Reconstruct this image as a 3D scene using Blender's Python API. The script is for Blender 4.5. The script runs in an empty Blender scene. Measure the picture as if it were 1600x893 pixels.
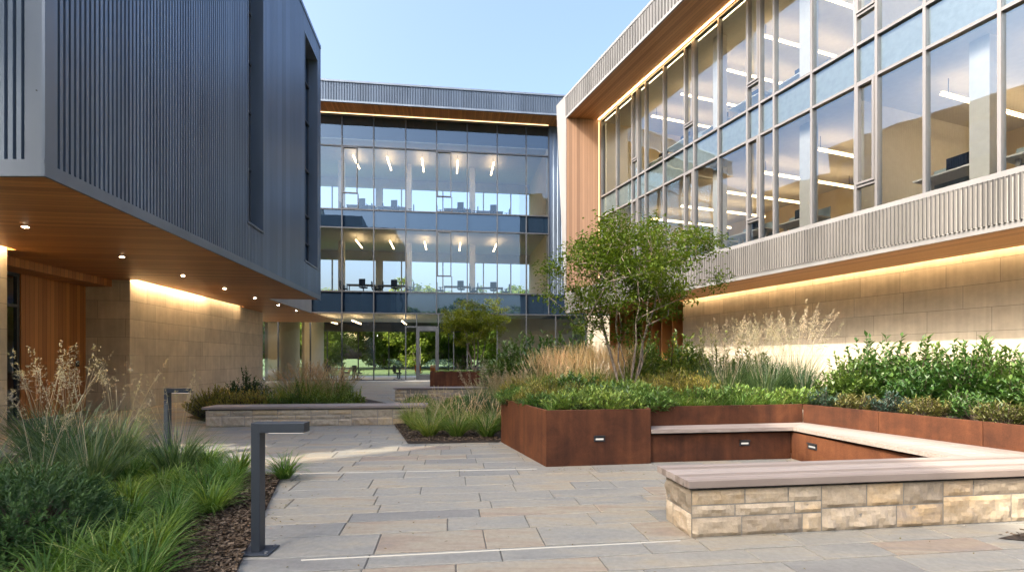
import bpy, math, random
from mathutils import Vector, Matrix
R_ = random.Random(7)
scene = bpy.context.scene
COL = scene.collection
rad = math.radians

# ------------------------------------------------------------------ helpers
class MB:
    """collects polygons (with a per-face tint) and links them as one mesh object"""
    def __init__(s): s.v = []; s.f = []; s.t = []
    def poly(s, pts, tint=0.5):
        n = len(s.v); s.v.extend([tuple(p) for p in pts]); s.f.append(tuple(range(n, n + len(pts)))); s.t.append(tint)
    def box(s, x0, x1, y0, y1, z0, z1, tint=0.5, rot=0.0):
        c = [(x0, y0), (x1, y0), (x1, y1), (x0, y1)]
        if rot:
            mx, my = (x0 + x1) / 2, (y0 + y1) / 2; a, b = math.cos(rot), math.sin(rot)
            c = [(mx + (x - mx) * a - (y - my) * b, my + (x - mx) * b + (y - my) * a) for x, y in c]
        s.prism(c, z0, z1, tint)
    def prism(s, c, z0, z1, tint=0.5):
        n = len(s.v); k = len(c)
        s.v.extend([(x, y, z0) for x, y in c]); s.v.extend([(x, y, z1) for x, y in c])
        s.f.append(tuple(range(n + k - 1, n - 1, -1))); s.f.append(tuple(range(n + k, n + 2 * k)))
        for i in range(k):
            j = (i + 1) % k; s.f.append((n + i, n + j, n + k + j, n + k + i))
        s.t.extend([tint] * (k + 2))
    def tube(s, p0, p1, r0, r1, k=6, tint=0.5):
        p0, p1 = Vector(p0), Vector(p1); d = p1 - p0
        if d.length < 1e-6: return
        d.normalize(); a = d.orthogonal().normalized(); b = d.cross(a); n = len(s.v)
        for p, r in ((p0, r0), (p1, r1)):
            for i in range(k):
                q = p + (a * math.cos(2 * math.pi * i / k) + b * math.sin(2 * math.pi * i / k)) * r
                s.v.append(tuple(q))
        for i in range(k):
            j = (i + 1) % k; s.f.append((n + i, n + j, n + k + j, n + k + i)); s.t.append(tint)
        s.f.append(tuple(range(n + k, n + 2 * k))); s.t.append(tint)
    def build(s, name, mat, parent=None, smooth=False, bevel=0.0):
        me = bpy.data.meshes.new(name); me.from_pydata(s.v, [], s.f); me.update()
        at = me.attributes.new('tint', 'FLOAT', 'FACE'); at.data.foreach_set('value', s.t)
        if smooth: me.polygons.foreach_set('use_smooth', [True] * len(s.f))
        if mat: me.materials.append(mat)
        o = bpy.data.objects.new(name, me); COL.objects.link(o)
        if parent: o.parent = parent
        if bevel:
            m = o.modifiers.new('bevel', 'BEVEL'); m.width = bevel; m.segments = 2; m.limit_method = 'ANGLE'
        return o

def tag(o, label=None, cat=None, group=None, kind=None):
    if label: o['label'] = label
    if cat: o['category'] = cat
    if group: o['group'] = group
    if kind: o['kind'] = kind
    return o

def thing(name, label, cat, loc=(0, 0, 0), rz=0.0, group=None):
    o = bpy.data.objects.new(name, None); COL.objects.link(o)
    o.location = loc; o.rotation_euler = (0, 0, rz); o.empty_display_size = 0.2
    return tag(o, label, cat, group)

def copy_tree(o, parent=None):
    c = o.copy(); COL.objects.link(c)
    if parent: c.parent = parent
    for ch in list(o.children): copy_tree(ch, c)
    return c

# ------------------------------------------------------------------ materials
def new_mat(name):
    m = bpy.data.materials.new(name); m.use_nodes = True
    nt = m.node_tree; nt.nodes.clear()
    out = nt.nodes.new('ShaderNodeOutputMaterial')
    return m, nt, out
def N(nt, t, **kw):
    n = nt.nodes.new(t)
    for k, v in kw.items():
        if k in n.inputs: n.inputs[k].default_value = v
        else: setattr(n, k, v)
    return n
def ramp(nt, stops, interp='LINEAR'):
    r = nt.nodes.new('ShaderNodeValToRGB'); r.color_ramp.interpolation = interp
    el = r.color_ramp.elements
    while len(el) < len(stops): el.new(0.5)
    for e, (p, c) in zip(el, stops): e.position = p; e.color = (*c, 1)
    return r
def coords(nt, scale=(1, 1, 1), rot=(0, 0, 0)):
    tc = nt.nodes.new('ShaderNodeTexCoord'); mp = nt.nodes.new('ShaderNodeMapping')
    mp.inputs['Scale'].default_value = scale; mp.inputs['Rotation'].default_value = rot
    nt.links.new(tc.outputs['Object'], mp.inputs['Vector']); return mp.outputs['Vector']
def mixc(nt, a, b, fac, mode='MIX'):
    m = nt.nodes.new('ShaderNodeMix'); m.data_type = 'RGBA'; m.blend_type = mode
    for sock, val in ((m.inputs[0], fac), (m.inputs[6], a), (m.inputs[7], b)):
        if hasattr(val, 'is_output'): nt.links.new(val, sock)
        else: sock.default_value = val if isinstance(val, float) else (*val, 1)
    return m.outputs[2]
def bump(nt, height, strength=0.3, dist=0.01):
    b = nt.nodes.new('ShaderNodeBump'); b.inputs['Strength'].default_value = strength; b.inputs['Distance'].default_value = dist
    nt.links.new(height, b.inputs['Height']); return b.outputs['Normal']

def simple(name, color, rough=0.5, metallic=0.0, var=0.12, scale=6.0, bstr=0.0, spec=0.5):
    m, nt, out = new_mat(name); p = N(nt, 'ShaderNodeBsdfPrincipled'); v = coords(nt)
    n = N(nt, 'ShaderNodeTexNoise', Scale=scale, Detail=5.0); nt.links.new(v, n.inputs['Vector'])
    r = ramp(nt, [(0.3, tuple(c * (1 - var) for c in color)), (0.7, tuple(min(1, c * (1 + var)) for c in color))])
    nt.links.new(n.outputs['Fac'], r.inputs[0]); nt.links.new(r.outputs[0], p.inputs['Base Color'])
    p.inputs['Roughness'].default_value = rough; p.inputs['Metallic'].default_value = metallic
    p.inputs['Specular IOR Level'].default_value = spec
    if bstr: nt.links.new(bump(nt, n.outputs['Fac'], bstr), p.inputs['Normal'])
    nt.links.new(p.outputs[0], out.inputs[0]); return m

def emit(name, color, strength):
    m, nt, out = new_mat(name); e = N(nt, 'ShaderNodeEmission', Strength=strength); e.inputs[0].default_value = (*color, 1)
    nt.links.new(e.outputs[0], out.inputs[0]); return m

def metal(name, color, rough=0.38, metallic=0.55):
    m, nt, out = new_mat(name); p = N(nt, 'ShaderNodeBsdfPrincipled')
    v = coords(nt, (1.2, 1.2, 0.25)); n = N(nt, 'ShaderNodeTexNoise', Scale=1.3, Detail=6.0); nt.links.new(v, n.inputs['Vector'])
    r = ramp(nt, [(0.3, tuple(c * .88 for c in color)), (0.7, tuple(c * 1.12 for c in color))])
    nt.links.new(n.outputs['Fac'], r.inputs[0])
    at = N(nt, 'ShaderNodeAttribute', attribute_name='tint')
    mt = N(nt, 'ShaderNodeMapRange'); nt.links.new(at.outputs['Fac'], mt.inputs[0]); mt.inputs[3].default_value = .86; mt.inputs[4].default_value = 1.14
    nt.links.new(mixc(nt, r.outputs[0], mt.outputs[0], 1.0, 'MULTIPLY'), p.inputs['Base Color'])
    rr = N(nt, 'ShaderNodeMapRange'); nt.links.new(n.outputs['Fac'], rr.inputs[0]); rr.inputs[3].default_value = rough - .06; rr.inputs[4].default_value = rough + .08
    nt.links.new(rr.outputs[0], p.inputs['Roughness'])
    p.inputs['Metallic'].default_value = metallic
    nt.links.new(p.outputs[0], out.inputs[0]); return m

def wood(name, dark, light, width, axis, rough=0.45, joint=0.05):
    """boards 'width' wide stacked along axis 0/1/2, grain along the other directions"""
    m, nt, out = new_mat(name); p = N(nt, 'ShaderNodeBsdfPrincipled')
    tc = nt.nodes.new('ShaderNodeTexCoord'); sx = N(nt, 'ShaderNodeSeparateXYZ'); nt.links.new(tc.outputs['Object'], sx.inputs[0])
    d = N(nt, 'ShaderNodeMath', operation='DIVIDE'); nt.links.new(sx.outputs[axis], d.inputs[0]); d.inputs[1].default_value = width
    fl = N(nt, 'ShaderNodeMath', operation='FLOOR'); nt.links.new(d.outputs[0], fl.inputs[0])
    fr = N(nt, 'ShaderNodeMath', operation='FRACT'); nt.links.new(d.outputs[0], fr.inputs[0])
    wn = N(nt, 'ShaderNodeTexWhiteNoise', noise_dimensions='1D'); nt.links.new(fl.outputs[0], wn.inputs['W'])
    sc = [0.7, 0.7, 0.7]; sc[axis] = 26.0
    mp = N(nt, 'ShaderNodeMapping'); mp.inputs['Scale'].default_value = sc; nt.links.new(tc.outputs['Object'], mp.inputs['Vector'])
    off = N(nt, 'ShaderNodeCombineXYZ')
    mul = N(nt, 'ShaderNodeMath', operation='MULTIPLY'); nt.links.new(wn.outputs['Value'], mul.inputs[0]); mul.inputs[1].default_value = 40
    for i in range(3):
        if i != axis: nt.links.new(mul.outputs[0], off.inputs[i])
    nt.links.new(off.outputs[0], mp.inputs['Location'])
    n = N(nt, 'ShaderNodeTexNoise', Scale=1.6, Detail=7.0, Roughness=.6); nt.links.new(mp.outputs[0], n.inputs['Vector'])
    ad = N(nt, 'ShaderNodeMath', operation='MULTIPLY_ADD'); nt.links.new(wn.outputs['Value'], ad.inputs[0]); ad.inputs[1].default_value = .55
    s2 = N(nt, 'ShaderNodeMath', operation='MULTIPLY'); nt.links.new(n.outputs['Fac'], s2.inputs[0]); s2.inputs[1].default_value = .55
    nt.links.new(s2.outputs[0], ad.inputs[2])
    r = ramp(nt, [(0.15, dark), (0.85, light)]); nt.links.new(ad.outputs[0], r.inputs[0])
    j = N(nt, 'ShaderNodeMath', operation='LESS_THAN'); nt.links.new(fr.outputs[0], j.inputs[0]); j.inputs[1].default_value = joint
    c = mixc(nt, r.outputs[0], tuple(x * .22 for x in dark), j.outputs[0])
    nt.links.new(c, p.inputs['Base Color']); p.inputs['Roughness'].default_value = rough
    inv = N(nt, 'ShaderNodeMath', operation='SUBTRACT'); inv.inputs[0].default_value = 1; nt.links.new(j.outputs[0], inv.inputs[1])
    nt.links.new(bump(nt, inv.outputs[0], .6, .006), p.inputs['Normal'])
    nt.links.new(p.outputs[0], out.inputs[0]); return m

def stone_wall(name, color, bw, bh, plane):
    """coursed ashlar; plane 'yz' or 'xz' in object space"""
    m, nt, out = new_mat(name); p = N(nt, 'ShaderNodeBsdfPrincipled')
    tc = nt.nodes.new('ShaderNodeTexCoord'); sx = N(nt, 'ShaderNodeSeparateXYZ'); nt.links.new(tc.outputs['Object'], sx.inputs[0])
    cx = N(nt, 'ShaderNodeCombineXYZ'); nt.links.new(sx.outputs[1 if plane == 'yz' else 0], cx.inputs[0]); nt.links.new(sx.outputs[2], cx.inputs[1])
    b = N(nt, 'ShaderNodeTexBrick', offset=.42, squash=.8, squash_frequency=3); nt.links.new(cx.outputs[0], b.inputs['Vector'])
    b.inputs['Scale'].default_value = 1.0; b.inputs['Mortar Size'].default_value = .006; b.inputs['Mortar Smooth'].default_value = .1
    b.inputs['Brick Width'].default_value = bw; b.inputs['Row Height'].default_value = bh
    b.inputs['Color1'].default_value = (*[c * .9 for c in color], 1); b.inputs['Color2'].default_value = (*[c * 1.1 for c in color], 1)
    b.inputs['Mortar'].default_value = (*[c * .48 for c in color], 1)
    n = N(nt, 'ShaderNodeTexNoise', Scale=2.2, Detail=8.0, Roughness=.65); nt.links.new(tc.outputs['Object'], n.inputs['Vector'])
    r = ramp(nt, [(0.25, (.80, .78, .74)), (0.75, (1.12, 1.1, 1.05))]); nt.links.new(n.outputs['Fac'], r.inputs[0])
    n2 = N(nt, 'ShaderNodeTexNoise', Scale=1.0, Detail=6.0); mp = N(nt, 'ShaderNodeMapping'); mp.inputs['Scale'].default_value = (9, 9, .7)
    nt.links.new(tc.outputs['Object'], mp.inputs[0]); nt.links.new(mp.outputs[0], n2.inputs['Vector'])
    r2 = ramp(nt, [(0.3, (.9, .89, .86)), (0.7, (1.06, 1.06, 1.06))]); nt.links.new(n2.outputs['Fac'], r2.inputs[0])
    c = mixc(nt, b.outputs['Color'], r.outputs[0], 1.0, 'MULTIPLY'); c = mixc(nt, c, r2.outputs[0], 1.0, 'MULTIPLY')
    nt.links.new(c, p.inputs['Base Color']); p.inputs['Roughness'].default_value = .8
    ad = N(nt, 'ShaderNodeMath', operation='MULTIPLY_ADD'); nt.links.new(b.outputs['Fac'], ad.inputs[0]); ad.inputs[1].default_value = -1.5
    nt.links.new(n.outputs['Fac'], ad.inputs[2])
    nt.links.new(bump(nt, ad.outputs[0], .35, .012), p.inputs['Normal'])
    nt.links.new(p.outputs[0], out.inputs[0]); return m

def glass(name, tint, refl=0.10, gain=1.25, wav=0.012, opaque=False):
    m, nt, out = new_mat(name)
    v = coords(nt, (1, 1, .6)); n = N(nt, 'ShaderNodeTexNoise', Scale=.9, Detail=1.0); nt.links.new(v, n.inputs['Vector'])
    nb = bump(nt, n.outputs['Fac'], .5, wav)
    f = N(nt, 'ShaderNodeFresnel', IOR=1.52)
    ma = N(nt, 'ShaderNodeMath', operation='MULTIPLY_ADD', use_clamp=True); nt.links.new(f.outputs[0], ma.inputs[0]); ma.inputs[1].default_value = gain; ma.inputs[2].default_value = refl
    t = N(nt, 'ShaderNodeBsdfDiffuse' if opaque else 'ShaderNodeBsdfTransparent'); t.inputs[0].default_value = (*tint, 1)
    g = N(nt, 'ShaderNodeBsdfGlossy', Roughness=0.0); g.inputs[0].default_value = (.58, .79, 1, 1); nt.links.new(nb, g.inputs['Normal'])
    mx = N(nt, 'ShaderNodeMixShader'); nt.links.new(ma.outputs[0], mx.inputs[0]); nt.links.new(t.outputs[0], mx.inputs[1]); nt.links.new(g.outputs[0], mx.inputs[2])
    nt.links.new(mx.outputs[0], out.inputs[0]); return m

def leaf(name, cols, trans=0.35, rough=0.5, spec=.4, vary=True):
    """foliage: colour from the per-leaf tint, shifted a little from plant to plant, with translucency"""
    m, nt, out = new_mat(name)
    at = N(nt, 'ShaderNodeAttribute', attribute_name='tint')
    oi = N(nt, 'ShaderNodeObjectInfo')
    k = len(cols); r = ramp(nt, [(i / max(1, k - 1), c) for i, c in enumerate(cols)]); nt.links.new(at.outputs['Fac'], r.inputs[0])
    hs = N(nt, 'ShaderNodeHueSaturation'); nt.links.new(r.outputs[0], hs.inputs['Color'])
    h = N(nt, 'ShaderNodeMapRange'); nt.links.new(oi.outputs['Random'], h.inputs[0]); h.inputs[3].default_value = .475; h.inputs[4].default_value = .52
    vv = N(nt, 'ShaderNodeMapRange'); nt.links.new(oi.outputs['Random'], vv.inputs[0]); vv.inputs[3].default_value = 1.22; vv.inputs[4].default_value = .72
    nt.links.new(h.outputs[0], hs.inputs['Hue']); nt.links.new(vv.outputs[0], hs.inputs['Value'])
    p = N(nt, 'ShaderNodeBsdfPrincipled', Roughness=rough); nt.links.new(hs.outputs[0], p.inputs['Base Color']); p.inputs['Specular IOR Level'].default_value = spec
    t = N(nt, 'ShaderNodeBsdfTranslucent'); tc_ = mixc(nt, hs.outputs[0], (1.25, 1.2, .6), 1.0, 'MULTIPLY'); nt.links.new(tc_, t.inputs[0])
    mx = N(nt, 'ShaderNodeMixShader'); mx.inputs[0].default_value = trans
    nt.links.new(p.outputs[0], mx.inputs[1]); nt.links.new(t.outputs[0], mx.inputs[2]); nt.links.new(mx.outputs[0], out.inputs[0]); return m

def tinted_stone(name, stops, stretch, rough=.62, bs=.5, fine=18.0, bd=.006, mott=1.35):
    """colour by per-stone tint with cloudy staining, cleft relief and streaks"""
    m, nt, out = new_mat(name); p = N(nt, 'ShaderNodeBsdfPrincipled')
    at = N(nt, 'ShaderNodeAttribute', attribute_name='tint')
    tc = nt.nodes.new('ShaderNodeTexCoord')
    ofs = N(nt, 'ShaderNodeVectorMath', operation='ADD'); nt.links.new(tc.outputs['Object'], ofs.inputs[0])
    sc = N(nt, 'ShaderNodeMath', operation='MULTIPLY'); nt.links.new(at.outputs['Fac'], sc.inputs[0]); sc.inputs[1].default_value = 173.0
    nt.links.new(sc.outputs[0], ofs.inputs[1])
    mp = N(nt, 'ShaderNodeMapping'); mp.inputs['Scale'].default_value = stretch; nt.links.new(ofs.outputs[0], mp.inputs[0])
    n = N(nt, 'ShaderNodeTexNoise', Scale=1.4, Detail=8.0, Roughness=.62, Distortion=.8); nt.links.new(mp.outputs[0], n.inputs['Vector'])
    n2 = N(nt, 'ShaderNodeTexNoise', Scale=fine, Detail=6.0, Roughness=.7); nt.links.new(tc.outputs['Object'], n2.inputs['Vector'])
    shift = N(nt, 'ShaderNodeMath', operation='MULTIPLY_ADD'); nt.links.new(n.outputs['Fac'], shift.inputs[0]); shift.inputs[1].default_value = mott
    sub = N(nt, 'ShaderNodeMath', operation='SUBTRACT'); nt.links.new(at.outputs['Fac'], sub.inputs[0]); sub.inputs[1].default_value = mott / 2
    nt.links.new(sub.outputs[0], shift.inputs[2])
    r = ramp(nt, stops); nt.links.new(shift.outputs[0], r.inputs[0])
    r2 = ramp(nt, [(0.25, (.78, .77, .76)), (0.75, (1.14, 1.13, 1.12))]); nt.links.new(n2.outputs['Fac'], r2.inputs[0])
    nt.links.new(mixc(nt, r.outputs[0], r2.outputs[0], 1.0, 'MULTIPLY'), p.inputs['Base Color'])
    rr = N(nt, 'ShaderNodeMapRange'); nt.links.new(n.outputs['Fac'], rr.inputs[0]); rr.inputs[3].default_value = rough - .14; rr.inputs[4].default_value = rough + .16
    nt.links.new(rr.outputs[0], p.inputs['Roughness'])
    hm = N(nt, 'ShaderNodeMath', operation='MULTIPLY_ADD'); nt.links.new(n.outputs['Fac'], hm.inputs[0]); hm.inputs[1].default_value = 2.2; nt.links.new(n2.outputs['Fac'], hm.inputs[2])
    nt.links.new(bump(nt, hm.outputs[0], bs, bd), p.inputs['Normal'])
    nt.links.new(p.outputs[0], out.inputs[0]); return m

def corten(name):
    m, nt, out = new_mat(name); p = N(nt, 'ShaderNodeBsdfPrincipled'); tc = nt.nodes.new('ShaderNodeTexCoord')
    n = N(nt, 'ShaderNodeTexNoise', Scale=1.7, Detail=9.0, Roughness=.65, Distortion=.4); nt.links.new(tc.outputs['Object'], n.inputs['Vector'])
    mp = N(nt, 'ShaderNodeMapping'); mp.inputs['Scale'].default_value = (7, 7, .5); nt.links.new(tc.outputs['Object'], mp.inputs[0])
    n2 = N(nt, 'ShaderNodeTexNoise', Scale=1.3, Detail=5.0); nt.links.new(mp.outputs[0], n2.inputs['Vector'])
    n3 = N(nt, 'ShaderNodeTexNoise', Scale=70.0, Detail=4.0); nt.links.new(tc.outputs['Object'], n3.inputs['Vector'])
    a = N(nt, 'ShaderNodeMath', operation='MULTIPLY_ADD'); nt.links.new(n2.outputs['Fac'], a.inputs[0]); a.inputs[1].default_value = .62
    a1 = N(nt, 'ShaderNodeMath', operation='MULTIPLY'); nt.links.new(n.outputs['Fac'], a1.inputs[0]); a1.inputs[1].default_value = 1.38; nt.links.new(a1.outputs[0], a.inputs[2])
    h = N(nt, 'ShaderNodeMath', operation='MULTIPLY'); nt.links.new(a.outputs[0], h.inputs[0]); h.inputs[1].default_value = .5
    at = N(nt, 'ShaderNodeAttribute', attribute_name='tint')
    ad = N(nt, 'ShaderNodeMath', operation='MULTIPLY_ADD'); nt.links.new(at.outputs['Fac'], ad.inputs[0]); ad.inputs[1].default_value = .16; nt.links.new(h.outputs[0], ad.inputs[2])
    r = ramp(nt, [(0.42, (.048, .019, .011)), (0.58, (.092, .034, .016)), (0.72, (.140, .052, .022)), (0.9, (.21, .085, .036))]); nt.links.new(ad.outputs[0], r.inputs[0])
    r3 = ramp(nt, [(0.3, (.85, .85, .85)), (0.7, (1.12, 1.12, 1.12))]); nt.links.new(n3.outputs['Fac'], r3.inputs[0])
    nt.links.new(mixc(nt, r.outputs[0], r3.outputs[0], 1.0, 'MULTIPLY'), p.inputs['Base Color'])
    p.inputs['Roughness'].default_value = .75; p.inputs['Specular IOR Level'].default_value = .2
    nt.links.new(bump(nt, n3.outputs['Fac'], .12, .004), p.inputs['Normal'])
    nt.links.new(p.outputs[0], out.inputs[0]); return m

M = {}
M['blue_metal'] = metal('blue_metal', (.155, .195, .25), .36, .55)
M['blue_trim'] = metal('blue_trim', (.15, .18, .22), .42, .5)
M['mid_metal'] = metal('mid_metal', (.072, .098, .135), .42, .5)
M['grey_metal'] = metal('grey_metal', (.34, .325, .305), .5, .1)
M['grey_trim'] = metal('grey_trim', (.215, .21, .205), .5, .1)
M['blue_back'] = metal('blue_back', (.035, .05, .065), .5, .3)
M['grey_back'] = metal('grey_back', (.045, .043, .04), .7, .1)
M['fascia_metal'] = metal('fascia_metal', (.165, .165, .165), .5, .1)
M['frame'] = metal('frame', (.075, .08, .088), .42, .4)
M['warm_frame'] = metal('warm_frame', (.20, .19, .185), .42, .4)
M['bollard'] = metal('bollard', (.045, .055, .068), .45, .3)
M['dark'] = simple('dark', (.02, .021, .023), .6)
M['cedar_x'] = wood('cedar_x', (.35, .135, .04), (.62, .28, .09), .14, 0)
M['cedar_y'] = wood('cedar_y', (.35, .135, .04), (.62, .28, .09), .14, 1)
M['cedar_lx'] = wood('cedar_lx', (.36, .155, .055), (.58, .285, .115), .14, 0)
M['reveal_cedar'] = wood('reveal_cedar', (.15, .085, .05), (.28, .165, .10), .14, 0, .6)  # duller, darker boards than the soffits, for the portal reveal
M['deck_y'] = wood('deck_y', (.20, .155, .125), (.38, .325, .285), .098, 1, .6, .0)
M['lime_yz'] = stone_wall('lime_yz', (.61, .545, .44), 1.35, .56, 'yz')
M['lime_xz'] = stone_wall('lime_xz', (.59, .53, .43), 1.35, .56, 'xz')
M['glass'] = glass('glass', (.92, .95, .93), .085, 1.1)
M['glass_r'] = glass('glass_r', (.92, .94, .91), .10, 1.15)
M['spandrel'] = glass('spandrel', (.010, .020, .036), .09, 1.0, opaque=True)
M['slab_face'] = simple('slab_face', (.30, .36, .36), .7)
M['white'] = simple('white', (.72, .71, .68), .7, var=.04)
M['ceil'] = simple('ceil', (.66, .63, .57), .8, var=.04)
M['beige'] = simple('beige', (.68, .58, .42), .8, var=.05, scale=2)
M['grey_floor'] = simple('grey_floor', (.22, .21, .19), .5)
M['led'] = emit('led', (1, .70, .39), 36)
M['led_wash'] = emit('led_wash', (1, .70, .39), 7)
M['led_line'] = emit('led_line', (1, .64, .30), 11)
M['led_thin'] = emit('led_thin', (1, .64, .30), 1.2)
M['led_soft'] = emit('led_soft', (1, .66, .34), .9)
M['tube'] = emit('tube', (1, .70, .38), 4.2)
M['down'] = emit('down', (1, .80, .56), 120)
M['strip'] = emit('strip', (1, .93, .82), .24)
M['corten'] = corten('corten')
M['soil'] = simple('soil', (.045, .032, .022), .95, var=.5, scale=22, bstr=.8)
M['lawn'] = simple('lawn', (.075, .12, .03), .9, var=.35, scale=3)
M['flag'] = tinted_stone('flag', [(0.0, (.20, .195, .178)), (0.25, (.24, .238, .212)), (0.45, (.278, .264, .222)), (0.62, (.315, .28, .21)), (0.8, (.285, .228, .17)), (1.0, (.24, .205, .172))], (.7, 3.4, 1), .6, .5)
M['joint'] = simple('joint', (.12, .115, .105), .95, scale=30)
M['rubble'] = tinted_stone('rubble', [(0.0, (.30, .25, .185)), (0.3, (.43, .35, .245)), (0.55, (.53, .44, .32)), (0.8, (.52, .38, .215)), (1.0, (.38, .31, .235))], (1.6, 1.6, 3.5), .8, .7, 26.0, .010, .75)
M['mortar'] = simple('mortar', (.27, .25, .215), .95, scale=40, bstr=.5)
M['bark'] = simple('bark', (.21, .165, .125), .85, var=.35, scale=14, bstr=.6)
M['dark_bark'] = simple('dark_bark', (.07, .05, .035), .9, var=.3, scale=20)
M['chip'] = leaf('chip', [(.05, .033, .022), (.11, .075, .048), (.21, .155, .11)], 0.0, .9, .1)
M['litter'] = leaf('litter', [(.09, .06, .02), (.18, .13, .04), (.12, .13, .035)], .1, .8, .1)
M['tree_leaf'] = leaf('tree_leaf', [(.060, .10, .013), (.11, .165, .020), (.20, .245, .036)], .45, .55, .2)
M['garden_leaf'] = leaf('garden_leaf', [(.08, .135, .025), (.14, .215, .04), (.22, .30, .06)], .45, .6, .2)
M['strappy'] = leaf('strappy', [(.058, .129, .024), (.110, .213, .036), (.193, .297, .064), (.412, .438, .180)], .42, .5, .3)
M['blue_grass'] = leaf('blue_grass', [(.040, .085, .032), (.070, .135, .050), (.12, .19, .075), (.22, .26, .13)], .4, .45, .5)
M['fountain'] = leaf('fountain', [(.085, .158, .025), (.182, .287, .043), (.319, .383, .074), (.638, .509, .213)], .3, .5)
M['plume_tan'] = leaf('plume_tan', [(.50, .38, .21), (.65, .53, .33), (.77, .67, .47)], .35, .8, .1)
M['plume_pale'] = leaf('plume_pale', [(.40, .34, .23), (.56, .49, .35), (.68, .62, .47)], .35, .8, .1)
M['plume_red'] = leaf('plume_red', [(.40, .29, .17), (.52, .41, .25), (.64, .53, .36)], .35, .8, .1)
M['yew'] = leaf('yew', [(.022, .062, .014), (.047, .109, .023), (.127, .209, .047)], .12, .5)
M['shrub'] = leaf('shrub', [(.030, .083, .020), (.066, .149, .030), (.141, .231, .050)], .3, .38, .5)
M['lime_shrub'] = leaf('lime_shrub', [(.062, .125, .019), (.125, .213, .031), (.237, .300, .050)], .35, .42)
M['gold'] = leaf('gold', [(.124, .161, .026), (.267, .267, .045), (.499, .392, .089)], .3, .5)
M['blue_shrub'] = leaf('blue_shrub', [(.022, .060, .036), (.048, .102, .066), (.108, .168, .120)], .25, .5)
M['bronze'] = leaf('bronze', [(.05, .075, .018), (.11, .125, .03), (.20, .19, .06)], .3, .5)
M['cover'] = leaf('cover', [(.054, .138, .034), (.124, .237, .049), (.273, .371, .074)], .25, .5)
M['render'] = simple('render', (.62, .57, .49), .85, var=.06)  # pale finish of the added shading block, light enough to bounce sun
M['orange'] = simple('orange', (.50, .15, .02), .7)
M['chair'] = simple('chair', (.05, .055, .06), .6)
M['screen'] = simple('screen', (.012, .014, .018), .2)

# ------------------------------------------------------------------ setting: ground, paving
TH = rad(7.2); CT, ST = math.cos(TH), math.sin(TH)
def inside(p, poly):
    x, y = p; r = False
    for i in range(len(poly)):
        (x0, y0), (x1, y1) = poly[i], poly[i - 1]
        if (y0 > y) != (y1 > y) and x < (x1 - x0) * (y - y0) / (y1 - y0) + x0: r = not r
    return r

g = MB(); g.poly([(-600, -400, -.06), (600, -400, -.06), (600, 900, -.06), (-600, 900, -.06)])
tag(g.build('ground', M['lawn']), kind='structure')
g = MB(); g.prism([(-26, -12), (20, -12), (24, 44), (-34, 44)], -.05, -.012)
tag(g.build('paving_bed', M['joint']), kind='structure')
g = MB(); y = -6.0; rp = random.Random(3)
while y < 42:
    h = rp.choice((.28, .36, .36, .42, .48)) if y < 30 else 1.0
    x = -26 + rp.random()
    while x < 22:
        w = rp.uniform(.5, 1.3) if y < 30 else 2.0
        x0, x1, y0, y1 = x + .005, x + w - .005, y + .008, y + h - .008
        cx, cy = (x0 + x1) / 2, (y0 + y1) / 2
        wx, wy = cx * CT - cy * ST, cx * ST + cy * CT
        if -24 < wx < 18 and wy < 42:
            zt = rp.uniform(-.0015, .0015); b = .006
            pts = [(x0, y0), (x1, y0), (x1, y1), (x0, y1)]
            inn = [(x0 + b, y0 + b), (x1 - b, y0 + b), (x1 - b, y1 - b), (x0 + b, y1 - b)]
            base = [(px * CT - py * ST, px * ST + py * CT, zt - .005) for px, py in pts]
            top = [(px * CT - py * ST, px * ST + py * CT, zt + rp.uniform(-.0007, .0007)) for px, py in inn]
            low = [(p[0], p[1], -.02) for p in base]
            t = min(1, max(0, rp.gauss(.46, .15)))
            g.poly(top, t)
            for i in range(4):
                j = (i + 1) % 4
                g.poly([base[i], base[j], top[j], top[i]], t); g.poly([low[i], low[j], base[j], base[i]], t)
        x += w
    y += h
tag(g.build('paving', M['flag']), kind='structure')

def bed(poly, h, name='planting_bed', seed=1):
    """a low mulched mound inside the polygon"""
    r = random.Random(seed); g = MB()
    cx = sum(p[0] for p in poly) / len(poly); cy = sum(p[1] for p in poly) / len(poly)
    rings = []
    dense = []
    for i in range(len(poly)):
        (x0, y0), (x1, y1) = poly[i], poly[(i + 1) % len(poly)]
        k = max(2, int(math.hypot(x1 - x0, y1 - y0) / .25))
        dense += [(x0 + (x1 - x0) * j / k, y0 + (y1 - y0) * j / k) for j in range(k)]
    for q in range(9):
        f = q / 8 * .98
        rings.append([(px + (cx - px) * f, py + (cy - py) * f, .008 if q == 0 else .012 + h * min(1, q / 2) * r.uniform(.6, 1.1)) for px, py in dense])
    for a, b in zip(rings, rings[1:]):
        for i in range(len(dense)):
            j = (i + 1) % len(dense); g.poly([a[i], a[j], b[j], b[i]])
    g.poly(rings[-1])
    return tag(g.build(name, M['soil'], smooth=True), kind='structure')

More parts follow.
